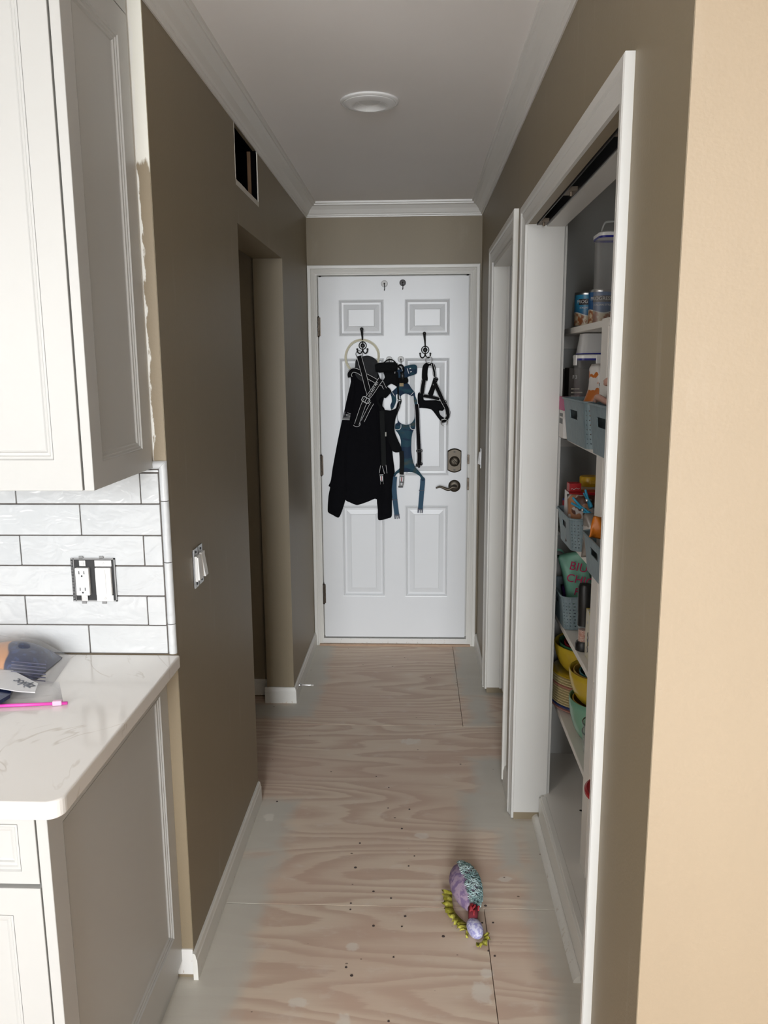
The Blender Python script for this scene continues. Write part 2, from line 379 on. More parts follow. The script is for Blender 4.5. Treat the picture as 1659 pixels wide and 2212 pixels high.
# right hall wall: near end, closet opening, hall doorway
CO0, CO1, COZ = 1.462, 2.645, 2.03      # closet opening
HO0, HO1, HOZ = 2.955, 3.77, 2.05       # hall doorway
XRT = XR+0.112
mb = MB()
mb.box(XR,XRT,YN,CO0,0,ZC).box(XR,XRT,CO1,HO0,0,ZC).box(XR,XRT,HO1,YB+0.1,0,ZC)
mb.box(XR,XRT,HO0,HO1,HOZ,ZC)
mb.box(XR,XR+0.024,CO0,CO1,COZ,ZC).box(XR+0.058,XRT,CO0,CO1,COZ,ZC).box(XR+0.024,XR+0.058,CO0,CO1,COZ+0.04,ZC)
mb.box(XRT,3.2,YN,YN+0.11,0,ZC)
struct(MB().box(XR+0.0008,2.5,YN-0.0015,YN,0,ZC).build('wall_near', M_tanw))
wr = struct(mb.build('wall_right', M_wall))
struct(MB().box(2.5,2.6,-10.2,YN-0.003,0,ZC).build('wall_light_block', M_tanw))  # unseen wall, added to keep open-side light off the left hall wall
# closet: jamb faces, header soffit, inner walls, raised floor
mb = MB()
mb.box(XR-0.001,XRT+0.002,CO1-0.006,CO1+0.002,0.03,COZ+0.004).box(XR-0.001,XRT+0.002,CO0-0.002,CO0+0.006,0.03,COZ+0.004)
mb.box(XR+0.058,XRT+0.002,CO0,CO1,COZ-0.008,COZ+0.002)
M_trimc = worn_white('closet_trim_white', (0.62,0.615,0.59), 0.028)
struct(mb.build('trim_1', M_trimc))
FZ = 0.10
mb = MB()
mb.box(XRT,1.05,2.95,3.0,0,ZC).box(0.98,1.05,1.24,2.95,0,ZC).box(XRT,0.98,1.24,1.30,0,ZC).box(XRT,XRT+0.012,CO1,2.95,0,ZC).box(XRT,XRT+0.012,1.30,CO0,0,ZC)
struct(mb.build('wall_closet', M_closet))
struct(MB().box(XR+0.105,0.98,1.30,2.95,0.0,FZ).build('floor_closet', worn_white('closet_floor_paint',(0.74,0.72,0.68)), bevel=0.003))
q_ = onfloor(1255,1751,FZ); MB().lathe([(0.006,0.0004),(0.005,0.0008),(0.0,0.0008)],(q_.x,q_.y,FZ),12,caps=False).build('floor_hole', M_dark, bpy.data.objects['floor_closet'])
# sliding door track with two roller brackets
tr = thing('closet_door_track', 'black sliding door track recessed in the closet header', 'track', (XR+0.041,2.05,COZ))
mb = MB(); mb.box(XR+0.026,XR+0.0285,CO0+0.01,CO1-0.01,COZ-0.004,COZ+0.038).box(XR+0.0535,XR+0.056,CO0+0.01,CO1-0.01,COZ-0.004,COZ+0.038).box(XR+0.026,XR+0.056,CO0+0.01,CO1-0.01,COZ+0.034,COZ+0.038)
mb.build('channel', M_black, tr)
for y_ in (2.16,2.60,1.62):
    mb = MB(); mb.box(XR+0.028,XR+0.054,y_-0.03,y_+0.03,COZ-0.004,COZ+0.006).lathe([(0.011,-0.004),(0.011,0.004)],(XR+0.041,y_+0.015,COZ+0.012),12,'x').lathe([(0.004,0),(0.004,-0.012)],(XR+0.041,y_-0.012,COZ-0.002),8)
    mb.build('roller_bracket', plain('bracket_metal',(0.20,0.16,0.12),0.5,0.7), tr)
# ------------------------------------------------------------------ mouldings
def casing(name, P, a0, a1, top, prof, mat, bottom=0.0, left=True, right=True):
    # prof: list of (offset out from the opening, projection); P(a, z, d) gives the place
    mb = MB(); 
    path = lambda o: [(a0-o,bottom),(a0-o,top+o),(a1+o,top+o),(a1+o,bottom)]
    rows = [[P(a,z,d) for (a,z) in path(o)] for (o,d) in prof]
    for i in range(len(rows)-1):
        for j in range(3):
            mb.add([rows[i][j],rows[i][j+1],rows[i+1][j+1],rows[i+1][j]],[(0,1,2,3)])
    n = len(rows)
    mb.add([r[0] for r in rows],[tuple(range(n))]); mb.add([r[3] for r in rows],[tuple(range(n))])
    return struct(mb.build(name, mat))
colonial = [(0.004,0.0),(0.004,0.008),(0.014,0.010),(0.017,0.008),(0.022,0.009),(0.036,0.014),(0.041,0.0125),(0.045,0.017),(0.060,0.018),(0.064,0.016),(0.064,0.0)]
Pb = lambda a,z,d: (a, YB-0.001-d, z)
Pr = lambda a,z,d: (XR-d, a, z)
casing('trim_2', Pb, DX0-0.0015, DX1+0.0015, DZ1+0.0025, [(o*0.86,d) for o,d in colonial], M_trimw, 0.0)
casing('trim_3', Pr, HO0+0.004, HO1-0.004, HOZ-0.002, [(o*1.15,d) for o,d in colonial], M_trimw, 0.02)
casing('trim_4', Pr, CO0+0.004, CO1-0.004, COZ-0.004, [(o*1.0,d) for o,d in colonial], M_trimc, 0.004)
# crown
cp = [(0.0,-0.072),(0.004,-0.072),(0.005,-0.066),(0.010,-0.064),(0.011,-0.059),(0.016,-0.054),(0.026,-0.036),(0.041,-0.021),(0.050,-0.017),(0.051,-0.011),(0.058,-0.009),(0.059,0.0),(0.0,0.0)]
cp = [(p*1.02,z) for p,z in cp]
mb = MB(); rows = []
for (p,z) in cp:
    zz = ZC+z
    rows.append([(-2.6,YK-p,zz),(XL+p,YK-p,zz),(XL+p,YB-p,zz),(XR-p,YB-p,zz),(XR-p,YN-p,zz),(3.0,YN-p,zz)])
for i in range(len(rows)-1):
    for j in range(1,5): mb.add([rows[i][j],rows[i][j+1],rows[i+1][j+1],rows[i+1][j]],[(0,1,2,3)])
struct(mb.build('trim_5', M_trim))
# baseboards
bp_ = [(0.0,0.078),(0.005,0.078),(0.008,0.074),(0.010,0.062),(0.012,0.058),(0.013,0.0),(0.0,0.0)]
def base(name, pts, inward, mat=M_trimw, sc=1.0, capfirst=True, z0=0.0, hs=1.0):
    mb = MB(); pts = [Vector((a,b)) for a,b in pts]; dirs = []
    for i in range(len(pts)-1):
        d = (pts[i+1]-pts[i]).normalized(); dirs.append(Vector((-d.y,d.x))*inward)
    rows = []
    for (o,z) in bp_:
        row = []
        for i,p in enumerate(pts):
            if i == 0: n = dirs[0]
            elif i == len(pts)-1: n = dirs[-1]
            else:
                n = dirs[i-1]+dirs[i]; n = n/(1+dirs[i-1].dot(dirs[i]))
            q = p+n*o*sc; row.append((q.x,q.y,z0+z*hs))
        rows.append(row)
    for i in range(len(rows)-1):
        for j in range(len(pts)-1): mb.add([rows[i][j],rows[i][j+1],rows[i+1][j+1],rows[i+1][j]],[(0,1,2,3)])
    k = len(rows)
    mb.add([r[0] for r in rows],[tuple(range(k))]); mb.add([r[-1] for r in rows],[tuple(range(k))])
    return struct(mb.build(name, mat))
base('baseboard_left', [(XL,YK-0.012),(XL,OY0-0.002)], -1)
base('baseboard_passage', [(-2.0,3.70),(T-0.012,3.70)], -1, z0=0.012)
base('baseboard_far', [(T-0.01,OY1),(XL,OY1),(XL,YB-0.018)], -1)
base('baseboard_right', [(XR,CO1+0.066),(XR,HO0-0.068)], 1)
base('baseboard_end', [(XR,HO1+0.072),(XR,YB-0.018)], 1)
# shoe moulding and fascia board along the front of the raised closet floor
struct(MB().box(XR+0.086,XR+0.105,1.50,CO1-0.02,0.0,FZ-0.006).box(XR+0.092,XR+0.111,1.50,CO1-0.02,FZ-0.006,FZ+0.001).build('trim_6', M_trimw, bevel=0.002))
mb = MB(); n=8; r_=0.02; x0=XR+0.0855
q = [(x0,0.0)]+[(x0-r_*math.cos(i*math.pi/2/n), r_*math.sin(i*math.pi/2/n)) for i in range(n+1)]
ya, yb = 1.87, CO1+0.02
vs=[]
for y_ in (ya,yb): vs += [(a,y_,b) for a,b in q]
k=len(q); mb.add(vs,[tuple(range(k)),tuple(range(k,2*k))]+[(i,(i+1)%k,k+(i+1)%k,k+i) for i in range(k)])
struct(mb.build('trim_7', M_trimw))
struct(MB().box(-0.650,-0.589,YK-0.006,YK-0.0016,0.012,0.086).build('trim_8', worn_white('primer_patch',(0.80,0.79,0.77),0.09)))
# threshold: chipped white board and the raw strip under it
struct(MB().box(DX0-0.014,DX1+0.014,YB-0.012,YB+0.06,0.010,DZ0-0.004).build('trim_9', M_sill, bevel=0.003))
struct(MB().box(DX0-0.03,DX1+0.03,YB-0.026,YB+0.02,0.0,0.010).build('trim_10', M_rawwood))
struct(MB().box(DX0-0.014,DX0+0.012,YB+0.040,YB+0.07,0.01,DZ1+0.012).box(DX1-0.012,DX1+0.014,YB+0.040,YB+0.07,0.01,DZ1+0.012).box(DX0,DX1,YB+0.040,YB+0.07,DZ1-0.012,DZ1+0.012).build('trim_12', M_trimw))
# hall doorway: jambs and a closed slab
mb = MB(); mb.box(XR-0.001,XR+0.114,HO1-0.018,HO1+0.001,0.035,HOZ).box(XR-0.001,XR+0.114,HO0-0.001,HO0+0.018,0.035,HOZ).box(XR-0.001,XR+0.114,HO0,HO1,HOZ-0.018,HOZ+0.001)
mb.box(XR+0.06,XR+0.07,HO1-0.03,HO1-0.017,0.035,HOZ-0.018)
struct(mb.build('trim_11', M_trimw))
# ------------------------------------------------------------------ panelled fronts
def slab(mb, P, a0,a1,b0,b1, d0,d1, holes):
    A = sorted({a0,a1,*[h[0] for h in holes],*[h[1] for h in holes]}); B = sorted({b0,b1,*[h[2] for h in holes],*[h[3] for h in holes]})
    inside = lambda i,j: any(h[0]-1e-6 <= A[i] and A[i+1] <= h[1]+1e-6 and h[2]-1e-6 <= B[j] and B[j+1] <= h[3]+1e-6 for h in holes)
    na, nb = len(A)-1, len(B)-1
    solid = lambda i,j: 0 <= i < na and 0 <= j < nb and not inside(i,j)
    for i in range(na):
        for j in range(nb):
            if not solid(i,j): continue
            a,a_,b,b_ = A[i],A[i+1],B[j],B[j+1]
            mb.add([P(a,b,d0),P(a_,b,d0),P(a_,b_,d0),P(a,b_,d0)],[(0,1,2,3)]); mb.add([P(a,b,d1),P(a_,b,d1),P(a_,b_,d1),P(a,b_,d1)],[(3,2,1,0)])
            for (ii,jj,e) in ((i-1,j,((a,b),(a,b_))),(i+1,j,((a_,b),(a_,b_))),(i,j-1,((a,b),(a_,b))),(i,j+1,((a,b_),(a_,b_)))):
                if not solid(ii,jj):
                    (p,q),(r,s) = e; mb.add([P(p,q,d0),P(r,s,d0),P(r,s,d1),P(p,q,d1)],[(0,1,2,3)])
def rings(mb, P, h, prof):
    a0,a1,b0,b1 = h; prev = None
    for (i,d) in prof:
        r = [P(a0+i,b0+i,d),P(a1-i,b0+i,d),P(a1-i,b1-i,d),P(a0+i,b1-i,d)]
        if prev:
            for k in range(4): mb.add([prev[k],prev[(k+1)%4],r[(k+1)%4],r[k]],[(0,1,2,3)])
        prev = r
    mb.add(prev,[(0,1,2,3)])
Pd = lambda a,b,d: (a, YB-0.004+d, b)
def dxz(u,v): p = at(u,v,YB-0.004); return p.x, p.z
def drect(x0,y0,x1,y1):
    (a,b),(c,d) = dxz(x0,y0), dxz(x1,y1); return (min(a,c),max(a,c),min(b,d),max(b,d))
L0,L1,R0,R1 = -0.4205,-0.1765,-0.0630,0.1800
def zz_(v): return dxz(850,v)[1]
panels = []
for (v0,v1) in ((646.5,725.6),(773.5,1028),(1091.7,1288.7)):
    panels += [(L0,L1,zz_(v1),zz_(v0)),(R0,R1,zz_(v1),zz_(v0))]
mb = MB(); slab(mb, Pd, DX0+0.003,DX1-0.003,DZ0+0.004,DZ1-0.002, 0,0.04, panels)
door = mb.build('door_1', M_door); struct(door)
for h in panels:
    mb = MB(); rings(mb, Pd, h, [(0,0),(0.004,0.0012),(0.008,-0.0022),(0.012,0.0012),(0.016,0.0060),(0.026,0.0066),(0.050,0.0012),(0.052,-0.0005),(0.054,0.0006)])
    mb.build('door_panel', M_door, door)
for (v0,v1) in ((686,726),(984,1026),(1262,1302)):
    zt, zb = dxz(692,v0)[1], dxz(692,v1)[1]; mb = MB(); k=5
    for i in range(k):
        a = zb+(zt-zb)*i/k; mb.lathe([(0.006,0.0006),(0.006,(zt-zb)/k-0.0006)],(DX0-0.001,YB-0.012,a),10)
    mb.lathe([(0.004,0),(0.007,0.002),(0.004,0.006)],(DX0-0.001,YB-0.012,zt),10).lathe([(0.004,-0.006),(0.007,-0.002),(0.004,0)],(DX0-0.001,YB-0.012,zb),10)
    mb.box(DX0,DX0+0.010,YB-0.0065,YB-0.003,zb,zt)
    mb.build('hinge', M_bronze, door, smooth='auto')
# deadbolt
x_,z_ = dxz(981.5,994.5); yf = YB-0.004
mb = MB(); hw,hh = 0.0385,0.068; pts=[]
for i in range(9): t_=i/8; pts.append((-hw+2*hw*t_, hh-0.014+0.014*math.sin(math.pi*t_)))
out = [(-hw,-hh+0.012)]+[]
outline = [(a,b) for a,b in pts]+[(-a,-b) for a,b in pts]
k=len(outline)
for s_,y_ in ((1.0,yf),(1.0,yf-0.006),(0.9,yf-0.011)): mb.v += [(x_+a*s_,y_,z_+b*s_) for a,b in outline]
for lev in (0,1):
    for i in range(k): mb.f.append((lev*k+i,lev*k+(i+1)%k,(lev+1)*k+(i+1)%k,(lev+1)*k+i)); mb.mi.append(0)
mb.f.append(tuple(2*k+i for i in range(k))); mb.mi.append(0)
db = mb.build('deadbolt', M_nickel, door)
MB().lathe([(0.029,0),(0.028,-0.006),(0.022,-0.012),(0.014,-0.015)],(x_,yf-0.011,z_-0.004),28,'y').build('turn_collar', M_nickel, db, smooth='auto')
MB().obox((x_,yf-0.031,z_-0.004),Vector((0.62,0,-0.78)),Vector((0,1,0)),Vector((0.78,0,0.62)),0.020,0.010,0.0045).build('thumb_turn', M_nickel, db, bevel=0.003)
for dz in (0.048,-0.052): MB().lathe([(0.0055,0),(0.0055,-0.002),(0.002,-0.002),(0.002,-0.0008)],(x_,yf-0.011,z_+dz),12,'y').build('screw', plain('screw_grey',(0.06,0.055,0.05),0.5,0.5), db)
x_,z_ = dxz(981.5,1049.5)
lv = MB().lathe([(0.034,0),(0.034,-0.004),(0.030,-0.009),(0.016,-0.012)],(x_,yf,z_),32,'y').build('door_handle', M_nickel, door, smooth='auto')
pp = crom([(x_+0.006,yf-0.042,z_-0.004),(x_-0.012,yf-0.048,z_-0.001),(x_-0.035,yf-0.050,z_-0.013),(x_-0.058,yf-0.050,z_-0.006),(x_-0.082,yf-0.049,z_+0.002),(x_-0.104,yf-0.048,z_-0.006)],5)
mb = MB().tube(pp,[0.015,0.0145,0.014,0.013,0.012,0.011]+[0.0105-0.0065*i/(len(pp)-7) for i in range(len(pp)-6)],10).lathe([(0.013,0),(0.011,-0.036)],(x_,yf-0.01,z_-0.002),16,'y')
mb.build('lever', M_nickel, lv, smooth='auto')
MB().lathe([(0.003,0),(0.003,-0.003)],(x_+0.001,yf-0.009,z_+0.022),8,'y').build('release_pin', M_black, lv)
for v in (992,1045):
    z_ = dxz(1009,v)[1]; h_ = 0.026 if v < 1000 else 0.034
    MB().box(DX1+0.0005,DX1+0.012,YB-0.0145,YB-0.011,z_-h_,z_+h_).box(DX1+0.003,DX1+0.009,YB-0.018,YB-0.011,z_-0.012,z_+0.012).build('strike_plate', M_bronze, door, bevel=0.001)
# hall doorway slab
Ph = lambda a,b,d: (XR+0.071+d, a, b)
mb = MB(); hp = [(HO0+0.12,HO1-0.12,0.25,0.95),(HO0+0.12,HO1-0.12,1.1,1.9)]
slab(mb, Ph, HO0+0.019,HO1-0.019,0.04,HOZ-0.02,0,0.035,hp); d2 = struct(mb.build('door_2', M_door))
for h in hp:
    mb=MB(); rings(mb,Ph,h,[(0,0),(0.012,0.008),(0.04,0.003)]); mb.build('door_panel', M_door, d2)

# ------------------------------------------------------------------ tiles
rows_z = [0.9065,0.9795,1.0535,1.1285,1.2035,1.280,1.3545]
j0 = 0.0016
for r in range(6):
    z0,z1 = rows_z[r]+j0, rows_z[r+1]-j0
    start = -0.801 if r % 2 == 0 else -0.652
    xs = [-0.607, start]
    while xs[-1] > -2.1: xs.append(xs[-1]-0.3015)
    for i in range(len(xs)-1):
        dz = random.uniform(-0.0004,0.0004); MB().box(xs[i+1]+j0*0.8,xs[i]-j0*0.8,YK-0.0095+random.uniform(-0.0007,0.0007),YK-0.002,z0+dz,z1+dz).build('tile', M_tile, wk, bevel=0.0015)
MB().box(-0.935,-0.607,YK-0.009,YK-0.002,1.3561,1.3608).build('tile', M_tile, wk)
MB().box(-2.1,-0.590,YK-0.0042,YK-0.0016,0.905,1.375).build('grout_bed', M_ivory, wk)
def pencil(p0, p1, name='edge_tile', mit0=0, mit1=0):
    p0,p1 = Vector(p0),Vector(p1); n=8; vs=[]; horiz = abs(p1.x-p0.x) > 1e-5
    for (p,m) in ((p0,mit0),(p1,mit1)):
        for i in range(n+1):
            a = math.pi*i/n; o = 0.0098*math.cos(a); y_ = YK-0.003-0.010*math.sin(a)
            if horiz: vs.append((p.x+m*o, y_, p.z+o))
            else: vs.append((p.x+o, y_, p.z+m*o))
    k=n+1; MB().add(vs,[(i,i+1,k+i+1,k+i) for i in range(n)]+[tuple(range(k)),tuple(range(k,2*k)),(0,k,k+n,n)]).build(name, M_tile, wk, smooth='auto')
xe = -0.5965
zs = [0.9065,0.983,1.1375,1.287]
for i in range(3): pencil((xe,0,zs[i]+0.001),(xe,0,zs[i+1]-0.001))
pencil((xe,0,1.288),(xe,0,1.3725),mit1=1); pencil((-0.80,0,1.3725),(xe-0.0005,0,1.3725),mit1=1); pencil((-1.0,0,1.3725),(-0.802,0,1.3725))

# ------------------------------------------------------------------ kitchen cabinets and counter
Pf = lambda y: (lambda a,b,d: (a, y+d, b))
Ps = lambda x: (lambda a,b,d: (x-d, a, b))
bead = [(0,0),(0.002,0.003),(0.006,0.003),(0.008,0.0055),(0.013,0.006),(0.015,0.009),(0.018,0.010)]
EX = -0.618
up = thing('upper_cabinet', 'white upper wall cabinet hanging above the tiled backsplash', 'cabinet', (-0.9,1.85,1.365))
MB().box(-1.62,EX-0.0205,1.522,YK-0.0016,1.372,ZC-0.001).build('cabinet_box', M_cab, up)
def side_panel(par, y0, z0, z1, hole, xf=EX):
    mb = MB(); slab(mb, Ps(xf), y0, YK-0.0135 if z0 > 1 else YK-0.0016, z0, z1, 0, 0.019, [hole]); o = mb.build('side_panel', M_cab, par, bevel=0.0008, seg=1)
    mb = MB(); rings(mb, Ps(xf), hole, bead); mb.build('recessed_panel', M_cab, o); return o
side_panel(up, 1.501, 1.366, 2.336, (1.553,1.787,1.418,2.276))
side_panel(up, 1.501, 2.3385, ZC-0.001, (1.553,1.787,2.375,2.42))
def front(par, name, x0, x1, z0, z1, y, st, top=None):
    h = (x0+st, x1-st, z0+(top or st), z1-(top or st)); P = Pf(y)
    mb = MB(); slab(mb, P, x0,x1,z0,z1,0,0.02,[h]); o = mb.build(name, M_cab, par, bevel=0.0008, seg=1)
    mb = MB(); rings(mb, P, h, bead); mb.build('recessed_panel', M_cab, o); return o
front(up,'door',-1.105,-0.6410,1.366,2.336,1.501,0.052,0.060)
front(up,'door',-1.62,-1.109,1.366,2.336,1.501,0.052,0.060)
front(up,'top_panel',-1.105,-0.6410,2.3385,ZC-0.002,1.501,0.03); front(up,'top_panel',-1.62,-1.109,2.3385,ZC-0.002,1.501,0.03)
lo = thing('base_cabinet', 'white base cabinet with drawer and door under the quartz worktop', 'cabinet', (-0.9,1.85,0))
MB().box(-1.62,EX-0.0205,1.228,YK-0.0016,0.10,0.872).build('cabinet_box', M_cab, lo)
MB().box(-1.62,EX-0.012,1.27,YK-0.0076,0.0,0.10).build('toe_kick', M_cab, lo)
side_panel(lo, 1.206, 0.052, 0.8722, (1.262,1.803,0.158,0.817))
front(lo,'drawer',-1.105,-0.6405,0.733,0.868,1.207,0.030,0.024)
front(lo,'door',-1.105,-0.6405,0.11,0.7245,1.207,0.052)
front(lo,'drawer',-1.62,-1.109,0.733,0.868,1.207,0.030,0.024); front(lo,'door',-1.62,-1.109,0.11,0.7245,1.207,0.052)
mb = MB(); pts=[(-1.9,YK-0.0100),(-0.5785,YK-0.0100)]
for i in range(9): a=i/8*math.pi/2; pts.append((-0.5785-0.028+0.028*math.cos(a),1.173+0.028-0.028*math.sin(a)))
pts.append((-1.9,1.173)); k=len(pts)
mb.add([(a,b,0.8725) for a,b in pts]+[(a,b,0.905) for a,b in pts],[tuple(range(k)),tuple(range(k,2*k))]+[(i,(i+1)%k,k+(i+1)%k,k+i) for i in range(k)])
tag(mb.build('worktop', M_quartz, org=(-1.0,1.5,0.8725), bevel=0.004, seg=3), 'pale veined quartz worktop on the base cabinet', 'worktop')

# ================================================================== things
def fin(o, label, cat, group=None): return tag(o, label, cat, group)
FW = 'FONT'
def text(body, size, mat, parent, M, depth=0.0006, name='lettering', align='CENTER', space=1.0):
    cu = bpy.data.curves.new(name, 'FONT'); cu.body = body; cu.size = size; cu.extrude = depth; cu.align_x = align; cu.align_y = 'CENTER'; cu.space_character = space
    cu.resolution_u = 3
    o = bpy.data.objects.new(name+'_src', cu); C.objects.link(o)
    me = bpy.data.meshes.new_from_object(o.evaluated_get(bpy.context.evaluated_depsgraph_get()))
    bpy.data.objects.remove(o); bpy.data.curves.remove(cu)
    og = ORG[parent.name]; me.transform(Matrix.Translation(-og) @ M); me.materials.clear(); me.materials.append(mat)
    q = bpy.data.objects.new(name, me); C.objects.link(q); q.parent = parent; ORG[q.name] = og.copy(); return q
def basis(o, x, y):      # text frame: x along the writing, y up the letters
    x = Vector(x).normalized(); y = Vector(y).normalized(); z = x.cross(y)
    return Matrix(((x.x,y.x,z.x,o[0]),(x.y,y.y,z.y,o[1]),(x.z,y.z,z.z,o[2]),(0,0,0,1)))
YD = YB-0.004                               # door face
def z8(x, y): p = at(690+x/5.145, 700+y/5.145, YD); return (p.x, p.z)
def z4(x, y): p = at(640+x/3.95, 540+y/3.95, YD); return (p.x, p.z)
PXM = 4.45/1733.494                         # metres per photograph pixel at the door
def ribbon_pts(pts, y, w, t=0.0025, off=0.0, k=5, ends=None):
    # pts (x,z) or (x,z,dy); a flat strap in front of the door, y = distance of its middle from the door face
    P = crom([(p[0],p[1],p[2] if len(p) > 2 else y) for p in pts], k); n = len(P); vs = []
    for i,p in enumerate(P):
        d = P[min(i+1,n-1)]-P[max(i-1,0)]; d = Vector((d.x,d.y)).normalized(); nr = Vector((-d.y,d.x))
        c = Vector((p.x,p.y))+nr*off; a = c+nr*w/2; b = c-nr*w/2
        vs += [(a.x,YD-p.z-t/2,a.y),(b.x,YD-p.z-t/2,b.y),(b.x,YD-p.z+t/2,b.y),(a.x,YD-p.z+t/2,a.y)]
    fs = []
    for i in range(n-1):
        for j in range(4): fs.append((i*4+j,i*4+(j+1)%4,i*4+4+(j+1)%4,i*4+4+j))
    fs += [(0,1,2,3),(n*4-4,n*4-3,n*4-2,n*4-1)]
    return vs, fs
def strap(pts, y, w, parent, mat=None, stripes=True, t=0.0025, name='strap', smat=None, sw=0.0016):
    vs, fs = ribbon_pts(pts, y, w, t); o = MB().add(vs,fs).build(name, mat or M_web, parent)
    if stripes:
        for s_ in (-1,1):
            vs, fs = ribbon_pts([(p[0],p[1],(p[2] if len(p) > 2 else y)+t*0.6) for p in pts], y+t*0.6, sw, t*0.7, s_*(w/2-sw*1.5))
            MB().add(vs,fs).build('reflective_stripe', smat or M_refl, o)
    return o
def blob(pts, y0, puff, fall=0.03, step=0.012, folds=0.0, holes=(), seed=0, flat=0.003):
    # a filled outline (x,z) given body: front bulges by puff away from its rim, back stays flat against what is behind it
    def rounded(lp):
        n_ = len(lp); out = []; P = [Vector(p[:2]) for p in lp]
        for i in range(n_):
            p0,p1,p2,p3 = P[i-1],P[i],P[(i+1)%n_],P[(i+2)%n_]
            for t_ in (0.0,0.34,0.67): 
                h00,h10,h01,h11 = 2*t_**3-3*t_**2+1, t_**3-2*t_**2+t_, 3*t_**2-2*t_**3, t_**3-t_**2
                out.append(p1*h00+(p2-p0)*(0.45*h10)+p2*h01+(p3-p1)*(0.45*h11))
        return out
    pts = rounded(pts); holes = [rounded(h_) for h_ in holes]
    loops = [pts]+list(holes); verts = []; edges = []
    for lp in loops:
        n0 = len(verts); q = []
        for i in range(len(lp)):
            a, b = Vector(lp[i][:2]), Vector(lp[(i+1)%len(lp)][:2]); m = max(1,int((b-a).length/step))
            q += [a+(b-a)*j/m for j in range(m)]
        verts += q; edges += [(n0+i, n0+(i+1)%len(q)) for i in range(len(q))]
    nb = len(verts); segs = [(verts[a],verts[b]) for a,b in edges]
    def dist(p):
        best = 9
        for a,b in segs:
            ab = b-a; t_ = max(0,min(1,(p-a).dot(ab)/max(ab.length_squared,1e-12))); best = min(best,(p-a-ab*t_).length)
        return best
    x0=min(p.x for p in verts); x1=max(p.x for p in verts); z0=min(p.y for p in verts); z1=max(p.y for p in verts)
    rnd = random.Random(seed); z = z0
    while z < z1:
        x = x0
        while x < x1:
            p = Vector((x+rnd.uniform(-.2,.2)*step, z+rnd.uniform(-.2,.2)*step))
            if dist(p) > step*0.45: verts.append(p)
            x += step
        z += step
    vv,_,ff,_,_,_ = delaunay_2d_cdt(verts, edges, [], 1, 1e-7)
    def within(p, lp):
        c_ = False
        for i in range(len(lp)):
            (xa,za),(xb,zb) = lp[i][:2], lp[i-1][:2]
            if (za > p.y) != (zb > p.y) and p.x < (xb-xa)*(p.y-za)/(zb-za)+xa: c_ = not c_
        return c_
    if holes: ff = [f for f in ff if not any(within(sum((vv[i] for i in f),Vector((0,0)))/len(f), h_) for h_ in holes)]
    dd = [dist(p) for p in vv]
    h = [puff*(1-math.exp(-d/fall)) + (folds*math.sin(p.x*55+math.sin(p.y*9+seed)*2.2)*min(1,d/0.03) if folds else 0) for p,d in zip(vv,dd)]
    n = len(vv)
    V = [(p.x,YD-y0-flat-hh,p.y) for p,hh in zip(vv,h)]+[(p.x,YD-y0,p.y) for p in vv]
    F = [tuple(f) for f in ff]+[tuple(i+n for i in f[::-1]) for f in ff]
    from collections import Counter
    ec = Counter(); od = {}
    for f in ff:
        for i in range(len(f)):
            a,b = f[i],f[(i+1)%len(f)]; e = (min(a,b),max(a,b)); ec[e]+=1; od[e]=(a,b)
    for e,c_ in ec.items():
        if c_ == 1: a,b = od[e]; F.append((a,b,b+n,a+n))
    return MB().add(V,F)
def ring(x, z, y, r, tr, mat, parent, name='ring', ry=1.0, tilt=0.0, n=20):
    pts = [(x+r*math.cos(2*math.pi*i/n)*ry, YD-y-tilt*math.sin(2*math.pi*i/n), z+r*math.sin(2*math.pi*i/n)) for i in range(n)]
    return MB().tube(pts, tr, 6, closed=True).build(name, mat, parent, smooth=True)
# ---- hooks on the door
def round_hook(px, label, dmat, grp=None):
    x,z = z4(*px); t = thing('adhesive_hook', label, 'hook', (x,YD,z), grp)
    MB().lathe([(0.0165,0),(0.0165,-0.002),(0.0145,-0.0045),(0.0,-0.0052)],(x,YD,z),24,'y',caps=False).build('base_disc', dmat, t, smooth=True)
    MB().lathe([(0.0175,0),(0.0175,-0.0022),(0.0160,-0.0022),(0.0160,0)],(x,YD-0.0002,z),24,'y',caps=False).build('rim', M_black if dmat is not M_wht else plain('grey_rim',(0.2,0.2,0.2),0.4), t)
    p = [(x,YD-0.004,z+0.003),(x,YD-0.010,z+0.002),(x,YD-0.011,z-0.006),(x+0.001,YD-0.009,z-0.016),(x+0.001,YD-0.008,z-0.030),(x,YD-0.013,z-0.035),(x,YD-0.018,z-0.033)]
    MB().tube(crom(p,4),0.0022,6).build('hook_wire', M_iron, t, smooth=True); 
    MB().ball((x,YD-0.007,z),0.005,0.004,0.005,10,6).build('pivot', M_steel, t, smooth=True)
M_disc = plain('clear_disc',(0.84,0.84,0.83),0.2); M_disg = plain('grey_disc',(0.22,0.22,0.23),0.3,0.5)
round_hook((752,288),'white round adhesive hook at the top of the door beside the grey one',M_disc)
round_hook((908,280),'dark grey round adhesive hook at the top of the door',M_disg)
round_hook((793,935),'white round adhesive hook mostly hidden behind the black padded harness handle',M_disc)
round_hook((893,933),'white round adhesive hook holding the blue dog harness',M_disc)
